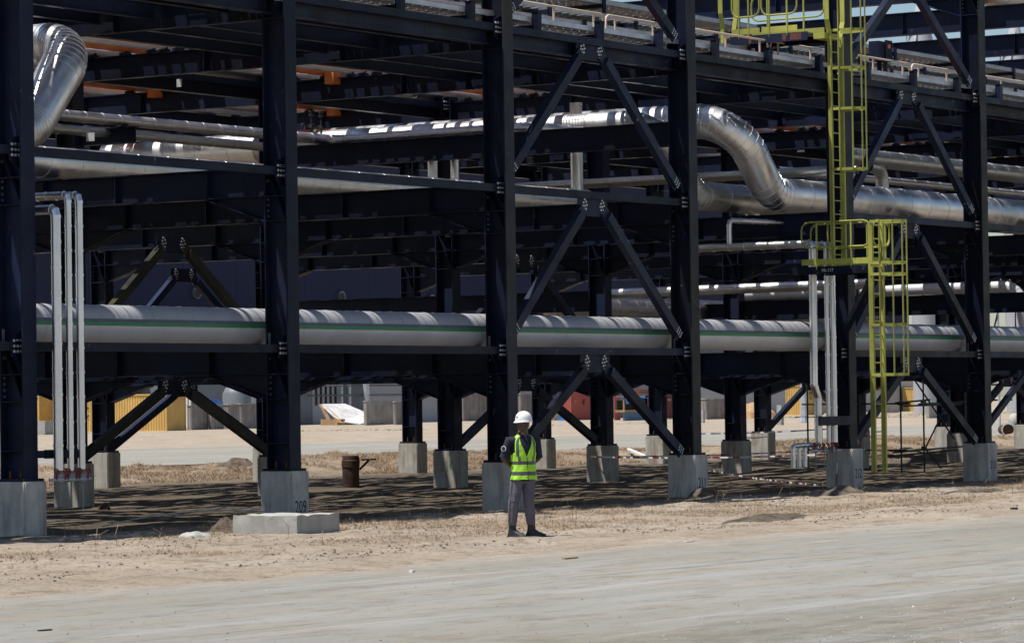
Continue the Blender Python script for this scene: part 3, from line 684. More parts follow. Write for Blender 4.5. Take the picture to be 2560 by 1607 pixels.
# ---- cream handrail in panels, walkway plate and grating
me_hr = MB().tube([(.06, 0, 0), (.06, 0, .60), (.09, 0, .665), (.16, 0, .70), (6.84, 0, .70), (6.91, 0, .665), (6.94, 0, .60), (6.94, 0, 0)], .024, 8).mesh('top_rail', 50)
me_hp = MB().cyl((0, 0, 0), (0, 0, 1), .024, .69, 8).mesh('post')
for k in range(13):
    root = thing('handrail_panel', 'cream tubular handrail panel on the top walkway', 'handrail', (-8.8 + k * 7., 1.12, 9.30), 'cream handrail panels')
    obj('top_rail', me_hr, 'cream', root)
    for x_ in (.42, 1.95, 3.5, 5.05, 6.58): obj('post', me_hp, 'cream', root, (x_, 0, 0))
tag(obj('walkway_plate', MB().box(-8, 90, 1.0, 1.46, 9.285, 9.305), 'galv_d'), 'narrow steel walkway plate behind the cream handrail', 'walkway')
q = MB()
for i in range(8): q.box(-8, 90, 4.95 + i * .078, 4.958 + i * .078, 9.30, 9.33)
x_ = -8.
while x_ < 90: q.box(x_, x_ + .012, 4.95, 5.51, 9.31, 9.326); x_ += .12
o = obj('grating', q, 'galv_d'); tag(o, 'open steel grating walkway strip on the top deck', 'walkway')
q = MB()
for i in range(9): q.box(-8, 90, 16.25 + i * .078, 16.258 + i * .078, 9.30, 9.33)
x_ = -8.
while x_ < 90: q.box(x_, x_ + .012, 16.25, 16.88, 9.31, 9.326); x_ += .12
o = obj('grating', q, 'galv_d'); tag(o, 'open steel grating walkway strip over the rear half of the deck', 'walkway')
# wide dull line on the fourth level
pipe('insulated_pipe', 'broad dusty pipe on the uppermost beams past pedestal two-thirteen', [(38, 3.3, 12.75), (90, 3.3, 12.75)], .42, 'clad_d', .5, 1.2, 4, GI, 24)
# ================================================================ LADDERS, PLATFORMS, SMALL STEEL ON THE RACK
def ladder(label, x0, y, z0, z1, wd=.50, cage=None, flare=None, wide=.20):
    """rungs run along X, the climber stands on the -Y side; cage = list of hoop heights"""
    root = thing('caged_ladder', label, 'ladder', (x0, y, z0), 'yellow caged ladders'); h = z1 - z0
    for s in (0, 1):
        x = s * wd
        if flare:
            fz = flare - z0; e = (-1 if s == 0 else 1) * wide
            q = MB().bar((x, 0, 0), (x, 0, fz), .02, .11, (0, 1, 0)).bar((x, 0, fz), (x + e, 0, fz + .35), .02, .11, (0, 1, 0)).bar((x + e, 0, fz + .35), (x + e, 0, h), .02, .11, (0, 1, 0))
            q.bar((x - .03 * (1 - 2 * s), -.05, 0), (x - .03 * (1 - 2 * s), -.05, fz), .07, .012, (0, 1, 0))
        else: q = MB().box(x - .01, x + .01, -.055, .055, 0, h).box(x - .035, x + .035, -.060, -.050, 0, h)
        obj('stringer', q, 'yellow', root)
    me = MB().cyl((0, 0, 0), (1, 0, 0), .013, wd, 8).mesh('rung'); z = .28
    while z < (flare - z0 if flare else h) - .05: obj('rung', me, 'yellow', root, (0, 0, z)); z += .30
    if cage:
        for hz in cage:
            pts = [(-.02, 0), (-.06, -.25), (.02, -.52), (.14, -.68), (wd / 2, -.74), (wd - .14, -.68), (wd - .02, -.52), (wd + .06, -.25), (wd + .02, 0)]
            q = MB()
            for (a, b_), (c_, d_) in zip(pts[:-1], pts[1:]): q.bar((a, b_, hz - z0), (c_, d_, hz - z0), .010, .06, (0, 0, 1))
            obj('hoop', q, 'yellow', root)
        for a, b_ in ((-.065, -.25), (.02, -.53), (wd / 2, -.752), (wd - .02, -.53), (wd + .065, -.25)):
            obj('cage_strap', MB().bar((a, b_, cage[0] - z0 - .03), (a, b_, cage[-1] - z0 + .03), .055, .009, (0, 1, 0) if abs(a - wd / 2) > .2 else (0, 1, 0)), 'yellow', root)
    return root
ladder('upper yellow caged ladder in front of the column on pedestal two-twelve', 26.50, -.25, 4.92, 11.6, .50, [7.08, 8.42, 9.32, 10.16, 11.2], 10.05, .12)
ladder('lower yellow caged ladder reaching down to the ground beside pedestal two-twelve', 25.72, -1.58, .40, 5.85, .50, [2.52, 3.60, 4.70, 4.95, 5.85])
ladder('short yellow ladder dropping from the upper platform to the top deck', 26.30, 2.35, 9.30, 11.5, .50, None, 10.35, .1)
def rail_loop(par, a, b_, z0=.42, z1=.98, r=.022, rad=.18):
    """a closed yellow handrail loop standing on two posts between a and b"""
    a = Vector(a); b_ = Vector(b_); d = (b_ - a); Ln = d.length; d.normalize(); zz = Vector((0, 0, 1)); pts = []
    for cx, cz, t0 in ((Ln - rad, z1 - rad, 90), (Ln - rad, z0 + rad, 0), (rad, z0 + rad, -90), (rad, z1 - rad, -180)):
        for t_ in range(0, 91, 30): an = D(t0 - t_); pts.append(a + d * (cx + rad * math.cos(an)) + zz * (cz + rad * math.sin(an)))
    pts.append(pts[0]); obj('rail_loop', MB().tube(pts, r, 8, False).mesh('rail_loop', 50), 'yellow', par)
    for t_ in (.28, .78) if Ln > .8 else (.4, .75): p_ = a + d * Ln * t_; obj('post', MB().cyl(p_ + zz * -.06, zz, r, z1 + .04, 8), 'yellow', par)
    obj('toe_board', MB().bar(a + zz * .1, b_ + zz * .1, .012, .13), 'yellow', par)
X0, Y0, Z0 = 25.95, -1.50, 4.92
pf = thing('access_platform', 'navy access platform with yellow guard loops between the two yellow ladders', 'platform', (X0, Y0, Z0))
obj('edge_channel', MB().box(0, .04, 0, 2.1, -.17, 0), 'navy', pf); obj('edge_channel', MB().box(.9, .94, 0, 2.1, -.17, 0), 'navy', pf)
obj('edge_channel', MB().box(.042, .898, .0, .04, -.17, -.002), 'navy', pf); obj('floor_plate', MB().box(.042, .898, .042, 2.1, -.03, -.006), 'galv_d', pf)
rail_loop(pf, (.02, .04, 0), (.02, 1.75, 0)); rail_loop(pf, (.10, .02, 0), (.88, .02, 0)); rail_loop(pf, (.92, .04, 0), (.92, 2.0, 0))
obj('support_arm', MB().bar((.45, .15, -.15), (1.7, 1.62, -1.45), .12, .14), 'navy', pf)
obj('mark', text_mesh('FR-117', .10), 'mark', pf, (-.003, 1.1, -.09), facing((-1, 0, 0)))
Z1 = 10.13
pf = thing('access_platform', 'upper navy access platform with scraped red paint and yellow guard loops', 'platform', (26.0, .05, Z1))
obj('edge_channel', MB().box(0, .04, 0, 1.95, -.19, 0), 'navy_rub', pf); obj('edge_channel', MB().box(.9, .94, 0, 1.95, -.19, 0), 'navy', pf); obj('floor_plate', MB().box(.042, .898, .02, 1.95, -.03, -.006), 'galv_d', pf)
obj('red_primer', MB().box(-.004, -.001, .14, .42, -.17, -.01), 'c_redp', pf); obj('red_primer', MB().box(-.004, -.001, .52, .62, -.18, -.01), 'c_redp', pf); obj('red_primer', MB().box(-.004, -.001, 1.40, 1.47, -.18, -.01), 'c_redp', pf)
rail_loop(pf, (.02, .25, 0), (.02, 1.15, 0)); rail_loop(pf, (.02, 1.2, 0), (.02, 1.9, 0)); rail_loop(pf, (.92, .05, 0), (.92, 1.9, 0))
obj('hanger', MB().bar((.3, 1.25, -.19), (.3, 1.25, -.85), .28, .30, (0, 1, 0)).bar((.3, 1.25, -.85), (.3, 1.25, -.92), .16, .2, (0, 1, 0)), 'navy', pf)
obj('ladder_bracket', MB().box(.3, .9, -.28, .0, -.15, -.02), 'yellow', pf)
# junction box above the handrail
jb = thing('junction_box', 'navy junction box with an orange sticker standing over the handrail', 'junction box', tuple(px(2200, 150, 1, 1.35)))
obj('box', MB().box(-.32, .32, -.13, .13, -.05, .42).box(.0, .34, -.16, -.131, -.02, .46), 'navy', jb); obj('sticker', MB().box(.1, .24, -.164, -.161, .27, .36), 'orange', jb)
obj('stand', MB().box(-.06, .0, -.05, .05, -1.1, -.05), 'navy', jb)
for i in range(4): obj('conduit_tail', MB().cyl((.08 + .06 * i, -.05, -.95), (0, 0, 1), .015, .9, 6), 'cab_k', jb)
# scaffold between the rows
sc_ = thing('scaffold', 'dark tube scaffold standing among the pedestals near two-thirteen', 'scaffold', (44.1, 7.05, 0))
for x, y in ((0, 0), (1.7, .15), (.2, 3.0), (6.0, .4)): obj('standard_tube', MB().cyl((x, y, -.1), (0, 0, 1), .026, 3.5 if x < 5 else 2.9, 8), 'scaf', sc_)
for a, b_ in (((-.5, 0, .52), (5.2, .1, .62)), ((-.6, .0, .42), (4.2, .35, .5)), ((-.2, -.2, 1.78), (4.2, .2, 1.80)), ((-.15, .1, 1.86), (2.4, .3, 1.94)), ((1.3, .1, 1.82), (7, .4, 1.9)), ((0, -.3, .56), (.25, 3.2, .6)), ((0, -.3, 1.84), (.25, 3.2, 1.86)), ((6, -.3, 1.9), (8, .4, 1.9))): obj('ledger_tube', MB().tube([a, b_], .025, 8), 'scaf', sc_)
for a, b_ in (((.2, .1, 3.1), (3.7, .2, .82)), ((1.75, .1, .66), (3.6, .3, 1.9)), ((1.6, -.4, .05), (2., .3, .6))): obj('brace_tube', MB().tube([a, b_], .024, 8), 'scaf', sc_)
q = MB()
for p_ in ((0, 0, .55), (1.7, .15, .6), (0, 0, 1.85), (1.7, .15, 1.88), (6, .4, 1.9)): q.box(p_[0] - .06, p_[0] + .06, p_[1] - .06, p_[1] + .06, p_[2] - .05, p_[2] + .05)
o = obj('coupler', q, 'scaf', sc_); o['kind'] = 'stuff'
# rusty post with bracket, and loose white angle
rp = thing('rusty_post', 'round rusty post with a side bracket standing behind pedestal two-oh-nine', 'post', (28.0, 14.05, -.05))
obj('post_body', MB().lathe([(.21, 0), (.21, .52), (.225, .54), (.225, .70), (.205, .72), (.205, .80), (.2, .82)], 24).mesh('post_body', 35), 'rust', rp)
obj('bracket', MB().bar((.1, -.2, .48), (.18, -.42, .70), .06, .05).bar((.1, -.25, .72), (.3, -.55, .72), .05, .04).bar((.1, -.15, .78), (.1, -.15, .64), .06, .06), 'rust', rp)
tag(obj('steel_angle', MB().bar(px(1571, 1122, 1, 26), px(1612, 1140, 1, 24.3), .10, .06), 'white'), 'loose white steel angle lying against the rear pedestals', 'steel bar')
# warning tape
def tape(label, pts, w_=.04):
    root = thing('warning_tape', label, 'tape', pts[0], 'warning tapes'); P0 = Vector(pts[0]); k = 0
    for a, b_ in zip(pts[:-1], pts[1:]):
        a = Vector(a); b_ = Vector(b_); n = max(1, int((b_ - a).length / .3))
        for i in range(n):
            def s_(t_): return a.lerp(b_, t_) - P0 - Vector((0, 0, .25 * t_ * (1 - t_)))
            obj('tape_length', MB().bar(s_(i / n), s_((i + 1) / n), .004, w_), 'red' if k % 3 == 0 else 'tape', root); k += 1
tape('red and white warning tape sagging between the rear pedestals', [(41.7, 11.0, 1.05), (62.6, 21.5, .75)])
tape('red and white warning tape on the ground in front of the drip legs', [(40, 10.9, .15), (27.5, .3, .05), (27.6, .3, .72)])
tape('red and white warning tape low behind pedestal two-thirteen', [(29.5, 1.0, .75), (34.6, 11.2, .6), (48, 11.1, .55)])
tape('red and white warning tape stretched behind the three pipes by pedestal two-twelve', [(55.7, 21.6, .95), (48.7, 11.2, 1.15)])
# thin loose wires
for i, (a, m_, b_) in enumerate((((3.0, 1.2, .05), (5.0, .2, .5), (6.2, -1.2, .02)),)):
    a, m_, b_ = map(Vector, (a, m_, b_)); tag(obj('loose_wire', MB().tube([a.lerp(m_, t_).lerp(m_.lerp(b_, t_), t_) for t_ in [j / 10 for j in range(11)]], .012, 5), 'plaque'), ['bent pale rod sticking up from the sand before pedestal two-oh-nine', 'pale loose wire hanging beneath the middle beams'][i], 'wire')
# pale paper labels and paint marks on steel
def plate_on(x, y, ax, v, w_, h_, label, mat='plaque'):
    p_ = px(x, y, ax, v); t_ = .0025
    q = MB().box(-t_, t_, -w_ / 2, w_ / 2, -h_ / 2, h_ / 2) if ax == 0 else MB().box(-w_ / 2, w_ / 2, -t_, t_, -h_ / 2, h_ / 2)
    tag(obj('label_plate', q, mat, None, p_), label, 'label', 'pale labels stuck on the steel')
plate_on(448, 208, 0, 14 - .30, .13, .16, 'square pale label between bolts above the left sky gap')
plate_on(226, 343, 0, 8.9 - .12, .20, .16, 'square pale label on the stub beam under the grey pipes')
plate_on(2002, 378, 0, 27.7 - .02, .18, .05, 'narrow pale label on the beam above the big bend')
# ================================================================ BACKGROUND YARD
def wood(name, col, st=.55):
    m, t, b, P = new_mat(name)
    base = mix(t, ramp(t, noise(t, P, 1.2, 4, .6), [(.3, 0.), (.7, 1.)]), tuple(c * .72 for c in col), tuple(c * 1.2 for c in col))
    pl = ramp(t, noise(t, P, 4.5, 3, .5, (1, 1, .03)), [(.42, 0.), (.60, 1.)])
    base = mix(t, mul(t, pl, st), base, tuple(c * .45 for c in col))
    t.links.new(base, b.inputs['Base Color']); b.inputs['Roughness'].default_value = .9; return m
def rusty(name, col, amt=.6):
    m, t, b, P = new_mat(name)
    base = mix(t, ramp(t, noise(t, P, .7, 4, .6), [(.3, 0.), (.7, 1.)]), tuple(c * .85 for c in col), tuple(min(1, c * 1.1) for c in col))
    f = mul(t, ramp(t, noise(t, P, 1.9, 6, .75, (1, 1, .35)), [(.60, 0.), (.68, 1.)]), amt)
    base = mix(t, f, base, (.13, .055, .02)); t.links.new(base, b.inputs['Base Color']); b.inputs['Roughness'].default_value = .6; return m
MT['c_yel'] = rusty('yellow_container_paint', (.58, .37, .11)); MT['c_red'] = rusty('red_container_paint', (.36, .085, .065), .3)
MT['c_mar'] = rusty('maroon_container_paint', (.13, .022, .018), .3); MT['crate'] = wood('grey_crate_wood', (.27, .25, .235)); MT['crate_l'] = wood('pale_crate_wood', (.40, .375, .34), .35)
MT['ply'] = wood('bleached_plywood', (.60, .585, .57), .2); MT['timber'] = wood('raw_timber', (.40, .25, .13), .4)
MT['tarp'] = simple('blue_tarp', (.06, .14, .25), .55, 0, .35, 1.2, .6, 3); MT['tarp_b'] = simple('bright_blue_tarp', (.05, .19, .52), .5, 0, .2, 2)
MT['hall'] = simple('navy_hall_cladding', (.0085, .0125, .046), .8, 0, .10, .05); MT['hall_g'] = simple('grey_hall_cladding', (.17, .19, .215), .55, .1, .2, .2)
MT['hall_l'] = simple('pale_grey_panel', (.36, .375, .40), .55, 0, .08, .3); MT['vent'] = simple('grey_vent', (.13, .135, .145), .5, .3, .3, .8); MT['dark'] = simple('dark_opening', (.015, .016, .018), .7)
MT['grass'] = simple('green_grass', (.085, .11, .035), .8, 0, .4, .5); MT['straw'] = simple('dry_straw', (.235, .165, .10), .9, 0, .5, .9)
MT['sheet'] = simple('corrugated_sheet', (.42, .42, .41), .6, .2, .3, 1.); MT['oran_r'] = simple('orange_roof_sheet', (.42, .16, .085), .7, 0, .3, 1.)
def fit(xc, yb, yt, xl, xr):
    """near corner pixel, base and top rows, left and right end pixels -> corner, lengths along X and Y, height"""
    G = px(xc, yb, 2, .0); dep = (G - CAM).dot(FW)
    return G, max(.3, px(xr, yb, 1, G.y).x - G.x), max(.3, px(xl, yb, 0, G.x).y - G.y), (yb - yt) * dep / FPX
def corr(ln, h, pitch=.28, dep=.045, n=None):
    """a corrugated sheet in the local x-z plane facing -y"""
    k = max(2, int(ln / pitch)); p = ln / k; vs = []; x = 0
    xs = [(0., 0.)]
    for i in range(k): xs += [(i * p + p * .30, 0.), (i * p + p * .45, dep), (i * p + p * .80, dep), (i * p + p * .95, 0.)]
    xs.append((ln, 0.)); fs = []
    for a, b_ in xs: vs += [(a, b_, 0), (a, b_, h)]
    for i in range(len(xs) - 1): fs.append((2 * i, 2 * i + 2, 2 * i + 3, 2 * i + 1))
    return MB().add(vs, fs).mesh('corrugated_wall')
QL = Matrix.Rotation(-PI / 2, 3, 'Z').to_quaternion()      # a sheet that faces -X and runs along +Y ... placed from its far end
def container(label, G, lx, ly, h, mat, texts=(), open_door=False):
    r = thing('shipping_container', label, 'container', (G.x, G.y, -.1), 'shipping containers in the yard'); h += .1
    obj('side_wall', corr(ly - .2, h - .3), mat, r, (.03, ly - .1, .15), QL); obj('side_wall', corr(lx - .2, h - .3), mat, r, (.1, .03, .15))
    obj('back_wall', MB().box(lx - .05, lx - .03, .1, ly - .1, .1, h - .1), mat, r); obj('back_wall', MB().box(.1, lx - .1, ly - .05, ly - .03, .1, h - .1), mat, r)
    obj('roof', MB().box(.05, lx - .05, .05, ly - .05, h - .06, h - .02), mat, r)
    for x in (0, lx - .12):
        for y in (0, ly - .12): obj('corner_post', MB().box(x, x + .12, y, y + .12, 0, h), mat, r)
    for z in (0.02, h - .13): 
        obj('rail', MB().box(-.005, .10, .122, ly - .122, z, z + .13), mat, r); obj('rail', MB().box(.122, lx - .122, -.005, .10, z, z + .13), mat, r)
    for s, sz, y, z, m_, face in texts:
        if face == 'L': obj('lettering', text_mesh(s, sz, 'CENTER', .002), m_, r, (-.02, y, z), facing((-1, 0, 0)))
        else: obj('lettering', text_mesh(s, sz, 'CENTER', .002), m_, r, (y, -.02, z), facing((0, -1, 0)))
    return r
G, lx, ly, h = fit(417, 1078, 984, 180, 466)
container('rust-spotted yellow shipping container beside the grey crates', G, lx, 12.2, h, 'c_yel', [('M', 1.25, 10.7, 1.75, 'ink', 'L'), ('S', 1.25, 9.75, 1.75, 'ink', 'L'), ('C', 1.25, 8.8, 1.75, 'ink', 'L'), ('!', .5, 2.2, 2.5, 'orange', 'L'), ('MSCU', .25, 2.4, .7, 'ink', 'L')])
G2 = Vector((G.x - 1.5, G.y + 12.7, 0))
container('yellow shipping container with stacked black lettering', G2, 2.44, 12.2, h, 'c_yel', [(s, .30, y, h - .55 - i * .235, 'ink', 'L') for s0, y, o in (('MEDITERRANEA', 8.75, 0), ('  SHIPPING CO', 7.8, 0)) for i, s in enumerate(s0) if s != ' '])
tag(obj('concrete_block', MB().box(0, 1.6, 0, 1.2, -.2, 1.1), 'conc_l', None, px(112, 1087, 2, 0)), 'pale concrete block in front of the lettered yellow container', 'block')
G, lx, ly, h = fit(1428, 1050, 972, 1426, 1474)
container('red shipping container with square yellow stickers', G, 5.5, 2.6, h, 'c_red', [('8', .5, .9, h * .62, 'c_yel', 'F'), ('#', .9, 2.6, h * .62, 'rust', 'F'), ('o', .4, 2.7, h * .58, 'c_yel', 'F')])
G, lx, ly, h = fit(1667, 1046, 985, 1664, 1690)
container('dark red shipping container behind the leaning brace of pedestal two-eleven', G, 6, 2.6, h, 'c_mar', [('8 8 8', .35, .6, h * .8, 'mark', 'F'), ('o', .5, 1.4, h * .6, 'c_yel', 'F')])
G, lx, ly, h = fit(1768, 1012, 968, 1748, 1806)
container('yellow shipping container far behind the crates past pedestal two-eleven', G, 1.5, 4, h, 'c_yel'); container('maroon shipping container far behind the crates past pedestal two-eleven', Vector((G.x + 2.5, G.y - 1, 0)), 8, 2.6, h * .97, 'c_mar')
G, lx, ly, h = fit(2019, 1037, 963, 2017, 2042)
c_ = container('yellow container end with locking bars beside the white column', G, 4.2, 3, h, 'c_yel', [('m', 1.1, .9, h * .78, 'ink', 'F'), ('sc', .8, .9, h * .62, 'ink', 'F')])
for i in range(3): obj('sticker', MB().box(2.1, 2.7, -.03, -.02, h * (.2 + .25 * i), h * (.2 + .25 * i) + .35), 'white', c_)
for x in (1.6, 3.2): obj('locking_bar', MB().cyl((x, -.04, .2), (0, 0, 1), .05, h - .3, 6), 'c_yel', c_)
G, lx, ly, h = fit(2225, 1026, 966, 2224, 2257)
container('maroon shipping container with the white figure ten', G, lx, 3, h, 'c_mar', [('10', 1.05, lx * .28, h * .74, 'tape', 'F')])
G, lx, ly, h = fit(2308, 1029, 968, 2257, 2348)
container('yellow shipping container behind the two red bins', G, lx, ly, h, 'c_yel')
def crate(label, a, mat='crate', lid=True):
    G, lx, ly, h = fit(*a); r = thing('wooden_crate', label, 'crate', (G.x, G.y, -.15), 'wooden crates in the yard'); h += .15
    obj('body', MB().box(.06, lx - .06, .06, ly - .06, .1, h - .1), mat, r)
    k = max(2, int(lx / .42)); 
    for i in range(k): obj('board', MB().box(lx * i / k + .012, lx * (i + 1) / k - .012, 0, .058, .12, h - .08), mat, r)
    k2 = max(2, int(ly / .42))
    for i in range(k2): obj('board', MB().box(.0, .058, .07 + (ly - .07) * i / k2 + .012, .07 + (ly - .07) * (i + 1) / k2 - .012, .12, h - .08), mat, r)
    if lid: obj('lid', MB().box(-.05, lx + .05, -.05, ly + .05, h - .08, h), mat if mat != 'crate' else 'crate_l', r)
    for x in (.2, lx - .4): obj('skid', MB().box(x, x + .2, .02, ly, 0, .12), 'timber', r)
    return r
crate('grey wooden crate touching the yellow container', (478, 1075, 1012, 468, 521)); crate('grey wooden crate with a white paper label, second along from the yellow container', (529, 1074, 1011, 521, 560)); crate('grey wooden crate third along from the yellow container', (572, 1073, 1010, 556, 600)); crate('grey wooden crate fourth along, behind the dark brace', (604, 1072, 1008, 596, 645))
G = px(530, 1040, 1, 154.2); 
crate('weathered crate stacked behind, next to the pale tank ends', (500, 1066, 997, 470, 545), 'crate'); crate('weathered crate stacked behind, topped by loose planks', (560, 1064, 996, 545, 640), 'crate_l')
P_ = px(524, 1009, 1, 160); tag(obj('folded_tarp', MB().box(-.9, 1.2, -.6, .6, -.15, .22).box(-.6, .8, -.5, .5, .2, .42), 'tarp_b', None, P_), 'bright blue folded tarp lying on the grey crates', 'tarp')
crate('dark crate with a bright edge and a white paper label beside the plywood lid', (763, 1057, 997, 754, 838)); crate('small crate wrapped in white beyond the plywood lid', (812, 1048, 994, 806, 832), 'crate_l'); crate('long grey crate behind the plywood lid', (836, 1050, 999, 826, 870))
crate('pale wooden crate with a torn cover, right of the plywood lid', (916, 1064, 1002, 914, 986), 'crate_l'); crate('pale crate half behind the slim rear column', (990, 1063, 1003, 986, 1040), 'crate')
crate('weathered crate between the rear and middle columns beyond two-ten', (1060, 1046, 992, 1056, 1092), 'crate'); crate('long weathered crate seen past the middle columns', (1160, 1054, 983, 1140, 1222), 'crate'); crate('tall weathered crate behind the worker, with blue dabs', (1302, 1052, 984, 1294, 1334), 'crate')
tag(obj('wall_panel', MB().box(0, 4.5, 0, .3, 0, 1.4), 'hall_l', None, px(1295, 985, 1, 172)), 'pale panel standing on top of the tall crate', 'panel')
crate('weathered crate with a white paper, past pedestal two-eleven', (1767, 1050, 996, 1752, 1830), 'crate'); crate('low grey crate beside the right yellow container', (2322, 1046, 1008, 2318, 2350), 'crate_l'); crate('rusty brown box under the red container', (1402, 1050, 1030, 1400, 1474), 'timber')
# the fallen plywood lid
r = thing('plywood_lid', 'bleached plywood lid slumped over a broken timber crate', 'lid', px(870, 1062, 2, 0))
o_ = r.location.copy(); yr = o_.y
c4 = [px(802, 1011, 1, yr + 3.5) - o_, px(862, 1010, 1, yr + 6) - o_, px(952, 1048, 1, yr + 1.) - o_, px(898, 1061, 1, yr - .4) - o_, px(857, 1060, 1, yr + .2) - o_]
def slab(p, n, t): return MB().prism(p, n, t)
c5 = [c4[0], c4[1], c4[2], c4[3], c4[4]]
q = MB().prism(c5[:2] + [c5[2].lerp(c5[1], .45), c5[4]], (c5[1] - c5[0]).cross(c5[4] - c5[0]).normalized() * -1, .14); obj('sheet', q, 'ply', r)
q = MB().prism([c5[4] + Vector((.1, 0, .2)), c5[2].lerp(c5[1], .45), c5[2], c5[3]], (c5[2] - c5[4]).cross(c5[3] - c5[4]).normalized(), .10); obj('sheet', q, 'ply', r)
for a, b_ in ((c5[0], px(826, 1058, 1, yr + 2) - o_), (c5[0] + Vector((.5, 0, -.1)), c5[4])): obj('timber', MB().bar(a, b_, .35, .16), 'timber', r)
obj('timber', MB().box(-1.5, 3.5, .2, .9, -.1, .25), 'timber', r); obj('timber', MB().box(-.5, .2, .5, 3., -.1, .6), 'timber', r)
# tarp shack, leaning sheet, little things
G, lx, ly, h = fit(1562, 1052, 984, 1560, 1622)
r = thing('tarp_shack', 'shack clad in blue tarp beside an open red container door', 'shack', (G.x, G.y, -.1))
obj('lower_tarp', MB().box(0, lx, 0, .1, 0, h * .36), 'tarp', r); obj('counter', MB().box(-.2, lx, -.1, 1., h * .36, h * .44), 'timber', r)
for x in (.1, lx * .5, lx - .2): obj('pole', MB().box(x, x + .15, .1, .25, 0, h * .95), 'timber', r)
obj('dark_inside', MB().box(.2, lx - .2, 1.0, 1.1, h * .4, h * .8), 'dark', r); obj('awning', MB().bar((0, .4, h * .93), (lx, .4, h * .86), 1.2, .06), 'tarp_b', r); obj('side_tarp', MB().box(lx - .2, lx, .1, 2.5, 0, h * .95), 'tarp', r)
obj('awning_flap', MB().prism([(.0, -.15, h * .9), (lx * .45, -.15, h * .82), (lx * .2, -.2, h * .68), (0, -.2, h * .66)], (0, 1, 0), .05), 'tarp_b', r)
tag(obj('container_door', MB().box(0, 1.1, 0, .08, 0, 3.).box(.05, .1, -.04, 0, .1, 2.9).box(.9, .95, -.04, 0, .1, 2.9), 'c_red', None, px(1537, 1051, 2, 0)), 'open red steel container door next to the tarp shack', 'door')
tag(obj('roof_sheet', MB().box(0, 10, 0, 3, 0, .5), 'oran_r', None, px(1545, 985, 1, 165)), 'orange roof sheet over the tarp shack', 'roof')
tag(obj('leaning_sheet', MB().prism([(0, 0, 0), (3.3, 0, 0), (.9, 0, 2.9), (-.5, 0, 2.6)], (0, 1, 0), .12), 'sheet', None, px(1384, 1051, 2, 0)), 'pale sheet leaning by the rusty brown box', 'sheet')
tag(obj('folded_tarp', MB().box(0, 2.2, 0, 1, 0, .25).box(.3, 1.6, 0, .8, .2, .45), 'tarp_b', None, px(1414, 1052, 2, 0)), 'bright blue tarp bundle on the sand by the red container', 'tarp')
for i, (x, y0, y1, w_) in enumerate(((1757, 1025, 1058, 8), (1951, 1012, 1061, 13))):
    G = px(x, y1, 2, 0); s_ = (G - CAM).dot(FW) / FPX; tag(obj('concrete_post', MB().box(-w_ * s_ / 2, w_ * s_ / 2, -w_ * s_ / 2, w_ * s_ / 2, -.2, (y1 - y0) * s_), 'conc_l', None, G), ['short concrete post by the crate past pedestal two-eleven', 'pale concrete post beneath the lit blue brace'][i], 'post')
G = px(2010, 1056, 2, 0); s_ = (G - CAM).dot(FW) / FPX
tag(obj('steel_mast', MB().lathe([(12 * s_, -.2), (12 * s_, .1), (9.5 * s_, .5), (8 * s_, 100 * s_)], 8), 'galv', None, G), 'thick pale galvanised mast with a flared foot beside the yellow container end', 'mast')
G = px(1900, 1040, 2, 0); tag(obj('sheet_fence', corr(9, 2.2, .5, .12), 'sheet', None, px(1930, 1036, 2, 0)), 'corrugated sheet fence in front of the pale sheds', 'fence')
tag(obj('shed', MB().box(0, 10, 0, 5, 0, 4.6).prism([(-.5, -.6, 4.4), (10.5, -.6, 4.4), (10.5, 5.5, 6), (-.5, 5.5, 6)], (0, -.25, .97), .2), 'hall_l', None, px(1905, 1033, 2, 0)), 'pale flat shed behind the corrugated fence', 'shed')
tag(obj('rubble_pile', MB().lathe([(2.6, 0), (2.2, .7), (1.2, 1.4), (.2, 1.7)], 9), 'timber', None, px(1885, 1048, 2, 0)), 'brown heap of scrap wood past the middle column', 'heap')
for i, x in enumerate((2279, 2292)):
    G = px(x, 1028, 2, 0); tag(obj('bin', MB().lathe([(.62, -.1), (.7, .8), (.62, .8), (.58, .3)], 14), 'red', None, G), 'open red plastic bin in front of the yellow container' , 'bin', 'red bins')
G, lx, ly, h = fit(2203, 1034, 1012, 2200, 2248); tag(obj('wooden_trough', MB().box(0, lx, 0, 1.4, .1, h).box(-.1, lx + .1, -.1, -.01, h - .1, h), 'crate_l', None, G), 'long wooden trough on the ground before the maroon container', 'box')
tag(obj('shack_frame', MB().box(0, 2., 0, .2, 0, 3.).box(2., 3.6, .02, .2, .3, 2.6).box(.7, 1.4, -.05, 0, .8, 1.9), 'conc_l', None, px(2224, 1028, 2, 0)), 'grey booth with a dark hatch before the maroon container', 'booth')
# blind flange pump set at the far end
r = thing('blind_flange', 'rusty round blind flange with bolts on a red stand beyond pedestal two-thirteen', 'pipe flange', px(2520, 1108, 2, 0) )
s_ = (r.location - CAM).dot(FW) / FPX; rr = 17 * s_; hz = 34 * s_
obj('disc', MB().cyl((0, 0, hz), (-.838, -.546, 0), rr, .10, 28).mesh('disc', 40), 'rust', r)
for j in range(24):
    a = j * PI / 12; p_ = Vector((0, 0, hz)) + Vector((.546, -.838, 0)) * (rr * .9 * math.cos(a)) + Vector((0, 0, 1)) * (rr * .9 * math.sin(a)); obj('stud', MB().cyl(p_, (-.838, -.546, 0), .03, .19, 6), 'tape', r)
obj('stand', MB().cyl((.3, .2, -.2), (0, 0, 1), rr * .5, hz, 14), 'red', r); obj('barrel', MB().cyl((0, 0, hz), (.838, .546, 0), rr * .7, 1.6, 20), 'rust', r)
